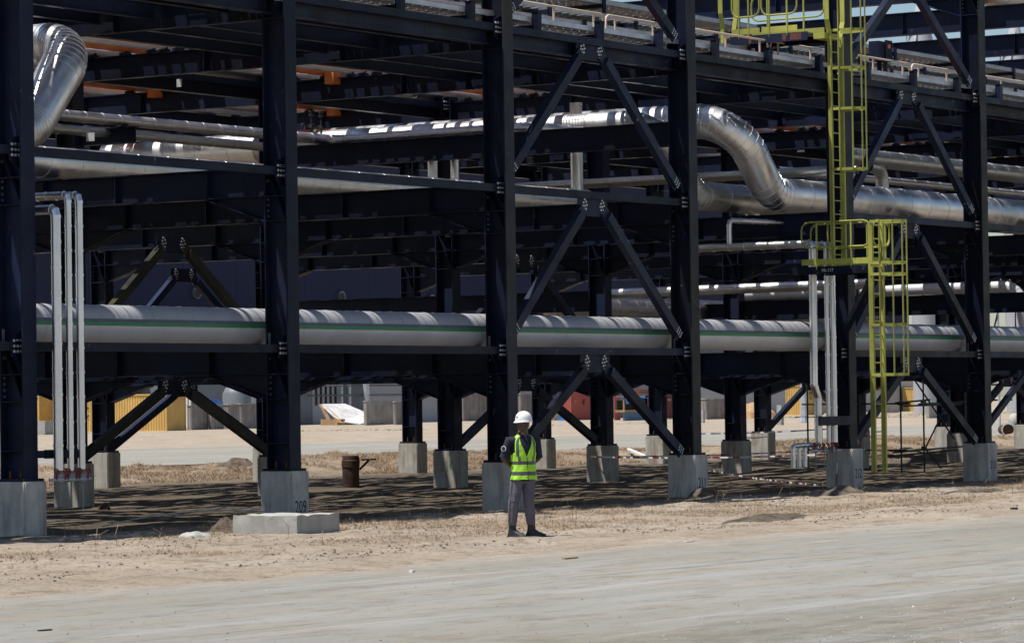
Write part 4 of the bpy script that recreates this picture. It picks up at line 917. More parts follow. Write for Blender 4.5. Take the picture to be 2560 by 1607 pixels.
obj('dome', MB().lathe([(rr * 1.0, hz * 1.55), (rr * .95, hz * 1.75), (rr * .7, hz * 2.05), (rr * .2, hz * 2.2)], 20, (.9, .1, 0)).mesh('dome', 40), 'conc_r', r); obj('dome_flange', MB().cyl((.9, .1, hz * 1.4), (0, 0, 1), rr * 1.0, hz * .18, 20), 'galv', r); obj('dome_leg', MB().cyl((.9, .1, -.2), (0, 0, 1), rr * .6, hz * 1.7, 14), 'navy', r)
r = thing('scaffold', 'pale tube scaffold around the far plant beyond pedestal two-thirteen', 'scaffold', px(2500, 1085, 2, 0))
for x in (-1.2, 0, 1.2, 2.6): obj('standard_tube', MB().cyl((x * .8, -x, 0), (0, 0, 1), .06, 7, 6), 'galv', r)
for z in (2.6, 3.9, 5.4, 6.5): obj('ledger_tube', MB().bar((-1.6, 1.9, z), (2.4, -3., z), .10, .10), 'galv' if z > 4 else 'rust', r)
for x in (-1, 1): obj('brace_tube', MB().bar((x * .8, -x, 1.5), (x * .8 + .8, -x - 1, 6.4), .08, .08), 'scaf', r)
# ---- hall with navy cladding, vents; low grey annex
hl = thing('hall', 'huge navy clad hall with a grey base behind the pipe rack', 'building', (120, 190, 0))
me_h = corr(12.0, 21.5, .26, .03); me_g = corr(12.0, 8.9, .9, .06)
for i in range(24):
    obj('cladding_panel', me_h, 'hall', hl, (i * 12.03, 0, 9.0)); obj('base_panel', me_g, 'hall_g', hl, (i * 12.03, -.05, 0))
obj('backing', MB().box(0, 288, .25, .4, 0, 30.4), 'hall', hl); obj('roof', MB().box(-1, 290, -.4, 40, 30.4, 31.2), 'hall', hl); obj('side_wall', MB().box(0, .2, .1, 40, 0, 30.4), 'hall', hl); obj('side_wall', MB().box(288.7, 288.9, .1, 40, 0, 30.4), 'hall', hl)
for x, y in ((488, 732), (850, 742), (1076, 750)):
    p_ = px(x, y, 1, 190) - hl.location; v_ = obj('vent', MB().cyl((p_.x, -.32, p_.z), (0, 1, 0), .64, .34, 26).mesh('vent', 40), 'vent', hl); obj('vent_grille', MB().cyl((p_.x - .05, -.345, p_.z - .05), (0, 1, 0), .5, .03, 20), 'dark', v_)
an = thing('annex', 'low pale grey annex with pipe rails in front of the navy hall', 'building', (0, 178, 0))
def ax_(x): return px(x, 1000, 1, 178).x
for a, b_, z0, z1, m_ in ((470, 640, 0, 7.3, 'hall_g'), (640, 780, 0, 9, 'hall_g'), (780, 858, 0, 6.4, 'hall_l'), (858, 912, 0, 7.2, 'hall_g'), (912, 1016, 0, 9, 'hall_l'), (1016, 1330, 0, 6.3, 'hall_l'), (1330, 1720, 0, 5.2, 'hall_g'), (1720, 2420, 0, 5.5, 'hall_l')):
    obj('wall_panel', MB().box(ax_(a) + .05, ax_(b_) - .05, 0, 6, z0, z1), m_, an)
for i in range(5): x = ax_(788 + i * 12); obj('mullion', MB().box(x, x + .25, -.12, -.01, 2, 6.), 'dark', an)
for z in (3.0, 4.0): obj('pipe_rail', MB().cyl((ax_(760), -.6, z), (1, 0, 0), .09, ax_(1320) - ax_(760), 8), 'vent', an)
for x in (660, 690, 846, 866): obj('downpipe', MB().cyl((ax_(x), -.4, 0), (0, 0, 1), .18, 7, 8), 'galv', an)
obj('exhaust', MB().cyl((ax_(896), -1., 0), (0, 0, 1), .35, 5.4, 12).lathe([(.35, 5.4), (.75, 5.8), (.55, 6.4), (.1, 6.5)], 12, (ax_(896), -1., 0)), 'galv', an)
for x, z in ((470, 3.2), (524, 3.4)): obj('tank_end', MB().lathe([(1.4, 0), (1.4, z), (1.1, z + .6), (.5, z + .9), (.1, z + 1.)], 16, (ax_(x), -6, 0)).mesh('tank_end', 40), 'hall_g', an)
obj('lattice', MB().box(ax_(448), ax_(448) + .15, -1, -.8, 0, 9).box(ax_(456), ax_(456) + .15, -1, -.8, 0, 9).box(ax_(448), ax_(456), -1, -.8, 5.5, 5.7).box(ax_(448), ax_(456), -1, -.8, 6.4, 6.6), 'white', an)
obj('strut_leg', MB().bar((ax_(565), -2, 8.5), (ax_(580), -2, 3.4), .4, .4), 'hall_l', an)
# ---- tall process vessels far off
for i, (x, ytop, ybot, wt, wb) in enumerate(((2300, 10, 118, 20, 66), (2536, 66, 168, 26, 70))):
    dep = 420.; c_ = CAM + (FW + RT * ((x - 1280) / FPX) - UP * ((ytop - 803.5) / FPX)) * dep; s_ = dep / FPX; H_ = c_.z; hb = H_ - (ybot - ytop) * s_
    r = thing('process_vessel', ['tall pale vessel with a conical top seen above the cable trays', 'tall pale vessel with a conical top seen past the column of two-thirteen'][i], 'vessel', (c_.x, c_.y, 0), 'far process vessels')
    obj('shell', MB().lathe([(wb * s_ / 2, 0), (wb * s_ / 2, hb), (wb * s_ / 2 * .97, hb + .3), (wb * s_ * .36, hb + (H_ - hb) * .52), (wb * s_ * .375, hb + (H_ - hb) * .54), (wt * s_ / 2, H_ - .2), (wt * s_ / 4, H_)], 26).mesh('shell', 30), 'hall_l', r)
    u = Vector((-.546, .838, 0))
    for z in (hb + .1, hb + (H_ - hb) * .5): obj('platform', MB().box(-.9, .9, -.7, .7, z, z + .12), 'galv', r, (u * (wb * s_ * .48)).to_tuple())
    q = MB(); b0 = u * (wb * s_ * .52)
    for d_ in (-.3, .3): q.cyl((b0.x + .838 * d_, b0.y + .546 * d_, hb - 4), (0, 0, 1), .05, H_ - hb + 2, 6)
    for z in np.arange(hb - 4, H_ - 2, .8): q.bar((b0.x - .25, b0.y - .16, z), (b0.x + .25, b0.y + .16, z), .06, .06)
    obj('ladder', q, 'galv', r); obj('stiff_rib', MB().bar(Vector((-.838, -.546, 0)) * (wb * s_ * .5) + u * .9 + Vector((0, 0, hb + .2)), Vector((-.838, -.546, 0)) * (wt * s_ * .6) + Vector((0, 0, H_ - .6)), .18, .18), 'galv', r)
# ---- kerb line behind the rack, in cast lengths
kb = thing('concrete_kerb', 'low dark concrete kerb running behind the rear pedestals', 'kerb', (20, 31.6, 0))
me_k = MB().box(.01, 2.97, 0, .22, -.3, .24).mesh('kerb_length')
for i in range(40): obj('kerb_length', me_k, 'kerb', kb, (i * 3., 0, 0))
# ================================================================ THE WORKER
MT['skin'] = simple('dark_skin', (.075, .037, .024), .45, 0, .12, 18); MT['shirt'] = simple('navy_shirt', (.008, .010, .030), .85, 0, .3, 14, .4, 25)
MT['trouser'] = simple('grey_trousers', (.105, .097, .125), .85, 0, .2, 9, .5, 22); MT['boot'] = simple('black_leather', (.012, .012, .013), .5, 0, .3, 20)
MT['vest'] = simple('lime_vest', (.36, .72, .035), .7, 0, .08, 10, .35, 14); MT['reflex'] = simple('grey_reflective_tape', (.085, .085, .09), .4, .2, .25, 40)
MT['helm'] = simple('white_helmet', (.78, .78, .75), .32, 0, .04, 10)
FT = px(1317, 1349, 2, .0); FT.z = gz1(FT.x, FT.y) * .5
wk = thing('person', 'worker in white helmet and lime vest standing with hands behind the back', 'person', FT, None, math.atan2(-.837461, .546317))
def loft(rings, n=24, caps=True, mi=0):
    """rings: (x, y, z, rx, ry, rot, [exponent]) stacked sections"""
    vs = []; fs = []
    for rg in rings:
        x, y, z, rx, ry, ro = rg[:6]; tx = rg[6] if len(rg) > 6 else 0; c_, s_ = math.cos(ro), math.sin(ro)
        for j in range(n):
            a = 2 * PI * j / n; p = rx * math.cos(a); q_ = ry * math.sin(a)
            vs.append((x + p * c_ - q_ * s_, y + p * s_ + q_ * c_, z + tx * math.cos(a)))
    for i in range(len(rings) - 1):
        for j in range(n): fs.append((i * n + j, i * n + (j + 1) % n, (i + 1) * n + (j + 1) % n, (i + 1) * n + j))
    if caps: fs += [tuple(range(n - 1, -1, -1)), tuple((len(rings) - 1) * n + j for j in range(n))]
    return MB().add(vs, fs, mi)
TA = D(24)                                            # torso turned to the right of the picture
def tor(a, b_, z): return Vector((-.035 + a * math.cos(TA) - b_ * math.sin(TA), .0 + a * math.sin(TA) + b_ * math.cos(TA), z))
# body: head, neck, arms and hands
HA = D(-48); hx, hy = -.022, -.01                     # the face looks to the left
vs = []; fs = []; n = 32
prof = [(1.50, .062, .064, .0), (1.55, .060, .066, .0), (1.575, .058, .072, -.012), (1.595, .064, .088, -.018), (1.615, .069, .096, -.016), (1.635, .072, .099, -.012), (1.655, .074, .100, -.009), (1.675, .076, .101, -.006), (1.695, .077, .102, -.004), (1.72, .078, .103, 0), (1.75, .078, .103, .002), (1.79, .070, .094, .002), (1.825, .045, .062, 0), (1.84, .01, .015, 0)]
for z, rx, ry, fo in prof:
    for j in range(n):
        a = 2 * PI * j / n; da = abs((a - 1.5 * PI + PI) % (2 * PI) - PI); x = rx * math.cos(a); y = ry * math.sin(a) + fo
        y -= .022 * math.exp(-(da / .22) ** 2) * math.exp(-((z - 1.640) / .013) ** 2) + .012 * math.exp(-(da / .18) ** 2) * math.exp(-((z - 1.662) / .02) ** 2)
        y -= .010 * math.exp(-(da / .38) ** 2) * math.exp(-((z - 1.612) / .010) ** 2) + .006 * math.exp(-(da / .4) ** 2) * math.exp(-((z - 1.578) / .012) ** 2)
        y += .012 * math.exp(-((da - .42) / .16) ** 2) * math.exp(-((z - 1.672) / .012) ** 2) - .006 * math.exp(-(da / .6) ** 2) * math.exp(-((z - 1.695) / .01) ** 2)
        c_, s_ = math.cos(HA), math.sin(HA); vs.append((hx + x * c_ - y * s_, hy + x * s_ + y * c_, z))
for i in range(len(prof) - 1):
    for j in range(n): fs.append((i * n + j, i * n + (j + 1) % n, (i + 1) * n + (j + 1) % n, (i + 1) * n + j))
body = MB().add(vs, fs)
for s in (-1, 1):                                     # ears
    e = Vector((hx, hy, 1.655)) + Vector((math.cos(HA), math.sin(HA), 0)) * (s * .080)
    body.add(*(lambda m_: (m_.v, m_.f))(loft([(e.x, e.y, 1.628, .006, .010, HA), (e.x, e.y, 1.64, .012, .018, HA), (e.x, e.y, 1.665, .013, .022, HA), (e.x, e.y, 1.685, .006, .012, HA)], 10)))
def hand(w_, d, side):
    """palm and five curled fingers from wrist w_ along d"""
    d = Vector(d).normalized(); dn = Vector((0, 0, -1)); out = d.cross(dn).normalized()
    body.tube([w_ - d * .02, w_ + d * .03, w_ + d * .075, w_ + d * .095], [.026, .036, .040, .030], 10)
    for k in range(4):
        b0 = w_ + d * .088 + dn * (.030 - .020 * k) ; ln = (.062, .072, .068, .052)[k]
        body.tube([b0, b0 + d * ln * .4, b0 + d * ln * .7 + out * side * .016, b0 + d * ln * .75 + out * side * .034], [.0098, .0095, .0088, .007], 7)
    t0 = w_ + d * .03 - dn * .030; body.tube([t0, t0 + d * .025 - dn * .02, t0 + d * .05 - dn * .022 + out * side * .012], [.012, .011, .008], 7)
sL, eL, wL = tor(-.225, .01, 1.435), tor(-.275, .085, 1.165), tor(-.06, .205, 1.02)
sR, eR, wR = tor(.225, .01, 1.435), tor(.275, .085, 1.165), tor(.06, .215, .99)
for a, b_, c_, sd in ((sL, eL, wL, 1), (sR, eR, wR, -1)):
    body.tube([a, a.lerp(b_, .5), b_, b_.lerp(c_, .25), b_.lerp(c_, .65), c_], [.055, .05, .046, .046, .038, .028], 14); hand(c_, c_ - b_, sd)
body.tube([(0, 0, .95), (-.03, 0, 1.2), (-.03, 0, 1.45), (-.025, 0, 1.52)], [.10, .11, .10, .05], 14)
bm_ = body.mesh('body', 60); obj('body', bm_, 'skin', wk)
# shirt with sleeves and collar
TR = [(.84, .165, .115), (.95, .165, .118), (1.06, .168, .118), (1.19, .178, .122), (1.30, .190, .124), (1.38, .188, .118), (1.44, .172, .104), (1.485, .135, .088), (1.515, .080, .072), (1.545, .066, .066)]
sh = loft([(*tor(0, 0, z), rx, ry, TA) for z, rx, ry in TR], 28)
for a, b_, sd in ((sL, eL, -1), (sR, eR, 1)):
    i_ = tor(sd * .14, 0, 1.43); sh.tube([i_, a, a.lerp(b_, .35), a.lerp(b_, .8), a.lerp(b_, .93), a.lerp(b_, .94)], [.068, .070, .066, .070, .075, .06], 16)
so_ = obj('shirt', sh.mesh('shirt', 60), 'shirt', wk)
obj('collar', MB().tube([tor(.075 * math.cos(a), .07 * math.sin(a) + .005, 1.528 + .018 * math.sin(a)) for a in [D(-60 + 15 * j) for j in range(21)]], .017, 8), 'shirt', so_)
pc = sL.lerp(eL, .42) + Vector((-.045, -.066, .0)); obj('sleeve_badge', MB().cyl(pc, (-.55, -.83, 0), .043, .006, 18), 'ply', so_); obj('sleeve_badge_centre', MB().cyl(pc + Vector((-.003, -.005, 0)), (-.55, -.83, 0), .032, .004, 18), 'shirt', so_)
# lime vest: a grid over the torso, faces left out at the neck, front and arms
NA, NZ = 176, 120; z0, z1 = .862, 1.535; gv = []; gf = []; gm = []
zs = [r_[0] for r_ in TR]
for i in range(NZ + 1):
    z = z0 + (z1 - z0) * i / NZ; rx = float(np.interp(z, zs, [r_[1] for r_ in TR])) + .016 + .030 * max(0, (1.10 - z) / .24); ry = float(np.interp(z, zs, [r_[2] for r_ in TR])) + .016 + .026 * max(0, (1.10 - z) / .24)
    for j in range(NA):
        a = 2 * PI * j / NA; wv = 1 + .022 * math.sin(a * 5 + z * 9) * max(0, (1.15 - z) / .3) + .010 * math.sin(a * 9 - z * 31); p_ = tor(rx * wv * math.cos(a), ry * wv * math.sin(a), z + .006 * math.sin(a * 3) * (i == 0)); gv.append(p_)
for i in range(NZ):
    z = z0 + (z1 - z0) * (i + .5) / NZ
    for j in range(NA):
        a = 2 * PI * (j + .5) / NA; da = (a - 1.5 * PI + PI) % (2 * PI) - PI; sd = min(abs((a + PI) % (2 * PI) - PI), abs(a - PI))
        op = .0 if z < 1.185 else min(.62, (z - 1.185) * 2.1)
        if abs(da) < op: continue
        if z > 1.215 and sd < .62 * min(1, (z - 1.215) / .05) and z < 1.47: continue
        if z > 1.525 and abs(da) < 2.4: continue
        front = abs(da) < 1.57; dc = min(abs(abs(da) - (.74 if z > 1.2 else .62)), 9)
        tape_ = .925 < z < .978 or 1.080 < z < 1.132 or (1.13 <= z and dc < .13)
        gf.append((i * NA + j, i * NA + (j + 1) % NA, (i + 1) * NA + (j + 1) % NA, (i + 1) * NA + j)); gm.append(1 if tape_ else 0)
vm = MB(); vm.v = [tuple(p_) for p_ in gv]; vm.f = gf; vm.m = gm
vme = vm.mesh('vest', 60); vo = obj('vest', vme, ['vest', 'reflex'], wk); md = vo.modifiers.new('thick', 'SOLIDIFY'); md.thickness = .006
zp = [(tor(.003, -(float(np.interp(z, zs, [r_[2] for r_ in TR])) + .022 + .026 * max(0, (1.10 - z) / .24)), z)) for z in np.linspace(.86, 1.185, 9)]
obj('zip', MB().tube(zp, .004, 6), 'shirt', vo)
# trousers
def leg(hx_, hy_, kx, ky, ax__, ay, w_=1.):
    R_ = []
    for z, t_, r_ in ((.97, 0, .105), (.90, .03, .108), (.80, .22, .098), (.70, .45, .090), (.60, .70, .083), (.52, .92, .080), (.48, 1.0, .078)): R_.append((hx_ + (kx - hx_) * t_, hy_ + (ky - hy_) * t_, z, r_ * w_, r_ * 1.12, D(25)))
    for z, t_, r_ in ((.44, .12, .074), (.40, .25, .079), (.36, .40, .070), (.33, .50, .076), (.29, .64, .067), (.26, .74, .072), (.225, .88, .063), (.205, .95, .066), (.19, 1., .056)): R_.append((kx + (ax__ - kx) * t_, ky + (ay - ky) * t_, z, r_ * w_, r_ * 1.08, D(25)))
    return R_
tr = MB(); LL = leg(-.125, -.02, -.190, -.055, -.212, -.02); RL = leg(.036, .04, .040, .0, .068, .05)
for g_ in (LL, RL): m_ = loft(g_, 22); tr.add(m_.v, m_.f)
m_ = loft([(-.045, .01, .80, .10, .08, TA), (-.045, .01, .87, .168, .122, TA), (-.04, .01, .95, .165, .118, TA), (-.035, 0, 1.0, .158, .112, TA)], 24); tr.add(m_.v, m_.f)
tme = tr.mesh('trousers', 60); to_ = obj('trousers', tme, 'trouser', wk)
obj('side_seam', MB().tube([(x - rx * .72, y - ry * .78, z) for x, y, z, rx, ry, ro in LL[1:-2]], .005, 5), 'ink', to_); obj('cargo_pocket', MB().prism([(-.245, -.115, .66), (-.165, -.145, .66), (-.165, -.145, .54), (-.245, -.115, .54)], Vector((.35, .94, 0)), .016), 'trouser', to_)
# boots: toes to the right of the picture
def boot(x, y, ang, ln):
    b_ = MB(); c_, s_ = math.cos(ang), math.sin(ang)
    def at(u, v, z): return (x + u * c_ - v * s_, y + u * s_ + v * c_, z)
    R_ = [(*at(.0, 0, .235), .056, .052, ang), (*at(.0, 0, .17), .057, .050, ang), (*at(.0, 0, .12), .062, .048, ang), (*at(.03, 0, .085), .100, .050, ang), (*at(.062, 0, .055), .148, .050, ang), (*at(.068, 0, .026), .158, .053, ang), (*at(.068, 0, .022), .164, .056, ang), (*at(.068, 0, .0), .162, .055, ang)]
    m_ = loft(R_, 24); b_.add(m_.v, m_.f); o = obj('boot', b_.mesh('boot', 45), 'boot', wk, (0, 0, 0)); o.scale = (1, 1, 1)
    q = MB()
    for k in range(5):
        u, z = .03 + .018 * k, .15 - .020 * k; q.tube([at(u, -.030, z), at(u + .012, 0, z + .012), at(u, .030, z)], .004, 5)
    obj('lace', q, 'boot', o, kind='stuff')
boot(-.210, -.02, D(-32), .27); boot(.070, .05, D(-8), .29)
# helmet
hl_ = MB(); vs = []; fs = []; n = 36; HP = [(1.705, 1.06), (1.712, 1.08), (1.725, 1.0), (1.755, .985), (1.79, .93), (1.82, .82), (1.845, .64), (1.862, .40), (1.870, .16)]
for z, k in HP:
    for j in range(n):
        a = 2 * PI * j / n; da = abs((a - 1.5 * PI + PI) % (2 * PI) - PI); br = .030 * math.exp(-(da / .7) ** 2) if z < 1.72 else 0
        rg = 1 + (.035 * math.exp(-(math.cos(a) / .28) ** 2) if z > 1.75 else 0); x = .112 * k * math.cos(a) * rg; y = .138 * k * math.sin(a) * rg - br; zz = z - .010 * math.exp(-(da / .7) ** 2) * (z < 1.72)
        c_, s_ = math.cos(HA), math.sin(HA); vs.append((hx + x * c_ - y * s_, hy + x * s_ + y * c_, zz))
for i in range(len(HP) - 1):
    for j in range(n): fs.append((i * n + j, i * n + (j + 1) % n, (i + 1) * n + (j + 1) % n, (i + 1) * n + j))
fs.append(tuple((len(HP) - 1) * n + j for j in range(n))); hl_.add(vs, fs)
ho = obj('helmet', hl_.mesh('helmet', 45), 'helm', wk); ho.modifiers.new('thick', 'SOLIDIFY').thickness = .004
lg = Vector((hx, hy, 1.785)) + Vector((math.sin(HA) * 1, -math.cos(HA), 0)) * .128; obj('helmet_logo', MB().prism([lg + Vector((-.02, -.012, 0)), lg + Vector((0, -.012, .010)), lg + Vector((.02, -.012, 0)), lg + Vector((0, -.012, -.010))], Vector((-.5, -.85, .15)).normalized(), .012), 'vent', ho)
obj('chin_strap', MB().tube([(hx + .055, hy - .055, 1.71), (hx + .045, hy - .07, 1.63), (hx - .01, hy - .085, 1.56), (hx + .03, hy - .09, 1.47), (hx + .05, hy - .1, 1.43), (hx + .02, hy - .085, 1.52)], .004, 5), 'vent', ho); obj('ear_plug', MB().tube([(hx - .035, hy - .09, 1.545), (hx - .005, hy - .095, 1.53)], .006, 6), 'c_yel', ho)
# ================================================================ THINGS ON THE SAND
def lumpy(name, label, cat, loc, sx, sy, h, mat, seed, amp=.35, n=48, group=None, flat=0., rz=0.):
    R_ = 26; n = 52; T, A = np.meshgrid(np.linspace(0, 1, R_), np.arange(n) * 2 * PI / n, indexing='ij')
    rr = 1 - T; X = rr * np.cos(A); Y = rr * np.sin(A)
    hz = (1 - rr ** 2) ** (.45 if flat else 1.1) * (1 + amp * 1.8 * fbm(X * 1.6 + seed, Y * 1.6, 3, seed)) + amp * .9 * fbm(X * sx * 7 + seed * 3, Y * sy * 7, 4, seed + 5) * (1 - rr ** 6)
    edge = 1 + amp * fbm(np.cos(A) * 1.5 + seed, np.sin(A) * 1.5, 3, seed + 9)
    V = np.stack([sx * X * edge, sy * Y * edge, h * hz - .07 * rr ** 8], -1).reshape(-1, 3)
    fs = [(i * n + j, i * n + (j + 1) % n, (i + 1) * n + (j + 1) % n, (i + 1) * n + j) for i in range(R_ - 1) for j in range(n)]
    o = obj(name, MB().add(V.tolist(), fs).mesh(name, 50), mat, None, loc); o.rotation_euler.z = rz
    return tag(o, label, cat, group)
def gp(x, y):
    p_ = px(x, y, 2, 0.); return Vector((p_.x, p_.y, gz1(p_.x, p_.y) - .02))
m, t, b, P = new_mat('clod_soil')
c = mix(t, ramp(t, noise(t, P, 3.5, 6, .7), [(.35, 0.), (.65, 1.)]), (.085, .060, .040), (.31, .245, .18))
t.links.new(c, b.inputs['Base Color']); b.inputs['Roughness'].default_value = .95; bump(t, b, noise(t, P, 12, 8, .8), 1., .16); MT['clod'] = m
GM = 'dirt mounds on the verge'
lumpy('dirt_mound', 'dirt mound heaped against the foot of pedestal two-eleven', 'mound', gp(1765, 1244), .6, .45, .20, 'clod', 3, .5, 30, GM, 0, .5)
lumpy('dirt_mound', 'long dirt mound in front of pedestal two-twelve', 'mound', gp(2110, 1236), 1.2, .6, .22, 'clod', 5, .5, 34, GM, 0, .4)
lumpy('dirt_mound', 'low dirt ridge on the verge between pedestals two-eleven and two-twelve', 'mound', gp(1920, 1298), 2.3, .45, .11, 'clod', 8, .55, 36, GM, 0, .15)
lumpy('dirt_mound', 'low sandy mound beside pedestal two-twelve towards two-thirteen', 'mound', gp(2260, 1218), 1.6, .6, .12, 'clod', 9, .4, 30, GM, 0, .2)
lumpy('dirt_mound', 'low grassy clods in front of pedestal two-thirteen', 'mound', gp(2440, 1232), 1.6, .6, .11, 'clod', 12, .55, 30, GM)
lumpy('dirt_mound', 'small bump of soil between the worker and pedestal two-eleven', 'mound', gp(1560, 1262), 2.2, .5, .10, 'clod', 14, .55, 30, GM, 0, .2)
lumpy('dirt_mound', 'clump of dry clods beside the concrete block', 'mound', gp(560, 1334), .30, .28, .24, 'clod', 21, .6, 26, GM)
lumpy('dirt_mound', 'dark clod heap lying behind the post of pedestal two-oh-nine', 'mound', gp(590, 1190), 1.0, .7, .34, 'clod', 23, .6, 26, GM)
lumpy('dirt_mound', 'grassy mound before the rear kerb near the scaffold', 'mound', gp(2300, 1150), 3.4, 1.6, .40, 'clod', 27, .5, 30, GM)
lumpy('rock', 'flat pale rock lying beside the clod clump and the concrete block', 'rock', gp(488, 1343), .36, .28, .11, 'conc_l', 31, .35, 18, None, 1.6)
lumpy('rock', 'dark stone on the shaded ground behind the silver drip legs', 'rock', gp(262, 1270), .18, .14, .16, 'rust', 33, .3, 14)
# concrete block by 209
G = px(743, 1338, 2, 0)
bb = MB().box(0, 1.13, 0, 1.26, -.15, .31).mesh('concrete_block'); bm = bmesh.new(); bm.from_mesh(bb); bmesh.ops.subdivide_edges(bm, edges=bm.edges[:], cuts=11, use_grid_fill=True)
for v_ in bm.verts:
    k = .012 if v_.co.z < .25 else .022
    v_.co += Vector((float(vnoise(np.array([v_.co.y * 6 + 3]), np.array([v_.co.z * 6]), 4)[0]) - .5, float(vnoise(np.array([v_.co.x * 6]), np.array([v_.co.z * 6 + 5]), 5)[0]) - .5, (float(vnoise(np.array([v_.co.x * 7]), np.array([v_.co.y * 7]), 6)[0]) - .6) * (1.6 if v_.co.z > .2 else .4))) * k
bm.to_mesh(bb); bm.free(); tag(obj('concrete_block', bb, 'conc_l', None, (G.x, G.y, 0)), 'pale broken concrete slab lying in front of pedestal two-oh-nine', 'block')
# ---- dry straw and clods over the verge, gravel on the road (uncountable)
rs = np.random.RandomState(5)
def tri_mesh(name, v, f):
    me = bpy.data.meshes.new(name); me.vertices.add(len(v)); me.vertices.foreach_set('co', np.ascontiguousarray(v, np.float32).ravel())
    me.loops.add(len(f) * 3); me.loops.foreach_set('vertex_index', np.ascontiguousarray(f, np.int32).ravel())
    me.polygons.add(len(f)); me.polygons.foreach_set('loop_start', np.arange(len(f), dtype=np.int32) * 3); me.update(calc_edges=True); return me
def blades(name, x, y, ln, wd, lift, mat, seed, tint=None):
    n = len(x); r = np.random.RandomState(seed); a = r.rand(n) * 2 * PI; l = ln * (.5 + r.rand(n)); z = gz(x, y) + .004; up = lift * r.rand(n)
    dx, dy = np.cos(a) * l, np.sin(a) * l; nx, ny = -np.sin(a) * wd, np.cos(a) * wd
    v = np.stack([np.stack([x - nx, y - ny, z - .015], -1), np.stack([x + nx, y + ny, z - .015], -1), np.stack([x + dx, y + dy, z + up * l + .006], -1)], 1).reshape(-1, 3)
    i = np.arange(n) * 3; f = np.stack([i, i + 1, i + 2], -1)
    o = obj(name, tri_mesh(name, v, f), mat); o['kind'] = 'stuff'; return o
def scatter(n, x0, x1, y0, y1, sc, th, seed):
    r = np.random.RandomState(seed); x = x0 + (x1 - x0) * r.rand(n * 4); y = y0 + (y1 - y0) * r.rand(n * 4); k = fbm(x * sc, y * sc, 4, seed) + .10 * r.rand(len(x)) > th; return x[k][:n], y[k][:n]
x, y = scatter(120000, -14, 46, -7.6, -.6, .45, .07, 41); o = blades('dry_grass', x, y, .09, .0042, .5, 'straw', 42); tag(o, 'dry brown straw and dead grass over the sandy verge', 'dry grass')
x, y = scatter(170000, 26, 90, 22.8, 31.2, .4, .0, 43); o = blades('dry_grass', x, y, .14, .007, .7, 'straw', 44); tag(o, 'tangled brown straw heaped before the rear kerb', 'dry grass')
x, y = scatter(7000, 8, 60, .5, 22, .5, .10, 45); o = blades('dry_grass', x, y, .08, .003, .9, 'straw', 46); tag(o, 'sparse dry tufts on the shaded ground under the rack', 'dry grass')
x, y = scatter(9000, 130, 330, 120, 150, .07, .20, 47); o = blades('green_grass', x, y, .38, .03, .5, 'grass', 48); tag(o, 'patches of green grass by the crates and containers', 'grass')
def pebbles(name, x, y, z, s, mat, seed):
    r = np.random.RandomState(seed); n = len(x); s = s * (.4 + r.rand(n) ** 2 * 1.6)
    base = np.array([(1, 0, 0), (-.5, .87, 0), (-.5, -.87, 0), (.1, .1, .8), (-.6, -.1, .45), (.5, -.5, .4)])
    ang = r.rand(n) * 6.28; ca, sa = np.cos(ang), np.sin(ang); b_ = base[None] * s[:, None, None] * (.7 + .6 * r.rand(n, 6, 1))
    X = b_[..., 0] * ca[:, None] - b_[..., 1] * sa[:, None] + x[:, None]; Y = b_[..., 0] * sa[:, None] + b_[..., 1] * ca[:, None] + y[:, None]; Z = b_[..., 2] + z[:, None]
    v = np.stack([X, Y, Z], -1).reshape(-1, 3); tri = np.array([(0, 1, 3), (1, 4, 3), (4, 2, 3), (2, 5, 3), (5, 0, 3), (1, 2, 4), (2, 0, 5)]); f = (tri[None] + np.arange(n)[:, None, None] * 6).reshape(-1, 3)
    o = obj(name, tri_mesh(name, v, f), mat); o['kind'] = 'stuff'; return o
MT['peb'] = simple('grey_pebble', (.23, .22, .20), .9, 0, .6, 9); MT['peb_d'] = simple('dark_pebble', (.07, .062, .055), .9, 0, .6, 9); MT['peb_w'] = simple('white_pebble', (.50, .49, .47), .9, 0, .3, 9)
for i, (mt, nn, s_, lab_) in enumerate((('peb', 3200, .0075, 'small grey pebbles strewn on the marl road'), ('peb_d', 900, .0065, 'small dark clods strewn on the marl road'), ('peb_w', 70, .009, 'white chips strewn on the marl road'))):
    r = np.random.RandomState(60 + i); x = -22 + 50 * r.rand(nn); y = -25 + 15.5 * r.rand(nn); tag(pebbles('gravel', x, y, np.full(nn, .004) + road_z(-34.5, -9.6, .0, 2.2)(x, y), s_, mt, 70 + i), lab_, 'gravel')
r = np.random.RandomState(80); x, y = scatter(9000, -13, 44, -9.8, -1.0, .8, .08, 81); tag(pebbles('soil_clods', x, y, np.maximum(gz(x, y), road_z(-34.5, -9.6, .0, 2.2)(x, y)), .015, 'clod', 82), 'crumbled soil clods over the verge and road edge', 'soil')
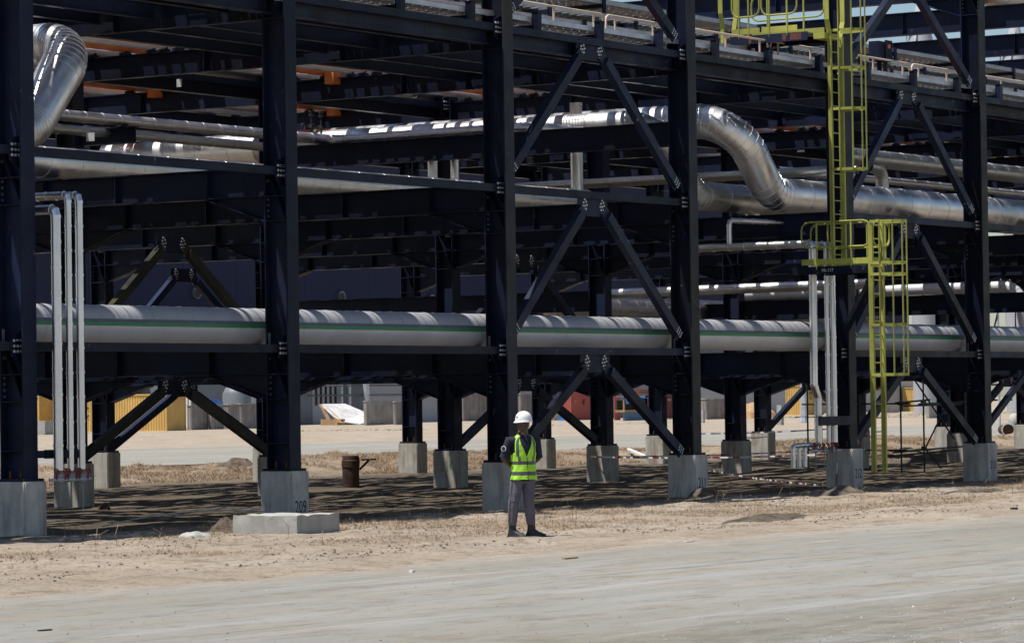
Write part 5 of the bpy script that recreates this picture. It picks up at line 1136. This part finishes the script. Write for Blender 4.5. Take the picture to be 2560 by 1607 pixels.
x = -13 + 57 * r.rand(2600); y = -10.2 + .9 * r.randn(2600) * .5; tag(pebbles('soil_clods', x, y, np.maximum(gz(x, y), road_z(-34.5, -9.6, .0, 2.2)(x, y)), .008, 'peb', 83), 'dark crumbs along the edge of the marl road', 'soil')
r = np.random.RandomState(90); x = -22 + 16 * r.rand(2500); y = -25.5 + (r.rand(2500) ** 2) * 4.5 + (x + 22) * .0; k = x - (-22) > (y + 25.5) * -1 ; tag(pebbles('soil_clods', x, y, np.full(len(x), .0), .010, 'peb', 91), 'rough dark crumbs on the near shoulder of the marl road', 'soil')
# upright dead stalks
q = MB()
for i in range(240):
    xx, yy = -12 + 56 * rnd.random(), -1.6 + 1.4 * rnd.random() if i % 2 else -7 + 6 * rnd.random(); zz = gz1(xx, yy); h_ = .10 + .25 * rnd.random()
    q.tube([(xx, yy, zz - .02), (xx + .05 * rnd.uniform(-1, 1), yy + .05 * rnd.uniform(-1, 1), zz + h_ * .6), (xx + .12 * rnd.uniform(-1, 1), yy + .1 * rnd.uniform(-1, 1), zz + h_)], .004, 4, False)
o = obj('dead_stalks', q, 'straw'); o['kind'] = 'stuff'; tag(o, 'thin dead stalks standing along the shaded edge of the verge', 'dry grass')
# litter
for i, (x, y, c_, m_, lab_) in enumerate(((1425, 1392, (.32, .05, .012), 'timber', 'thin wooden lath lying on the road'), (2535, 1272, (.20, .06, .03), 'dark', 'black strip of rubber at the road edge'), (112, 1571, (.16, .04, .01), 'dark', 'thin dark stick lying on the near road'), (2356, 1212, (.14, .10, .02), 'white', 'pale plastic scrap in the grass by pedestal two-thirteen'), (1722, 1351, (.22, .06, .012), 'ply', 'pale wood chip at the road edge'), (1030, 1425, (.06, .05, .02), 'white', 'white paper scrap on the road below pedestal two-ten'))):
    p_ = px(x, y, 2, .02); tag(obj('litter', MB().box(-c_[0] / 2, c_[0] / 2, -c_[1] / 2, c_[1] / 2, -.02, c_[2]), m_, None, (p_.x, p_.y, max(gz1(p_.x, p_.y), .0) + .005)), lab_, 'litter')
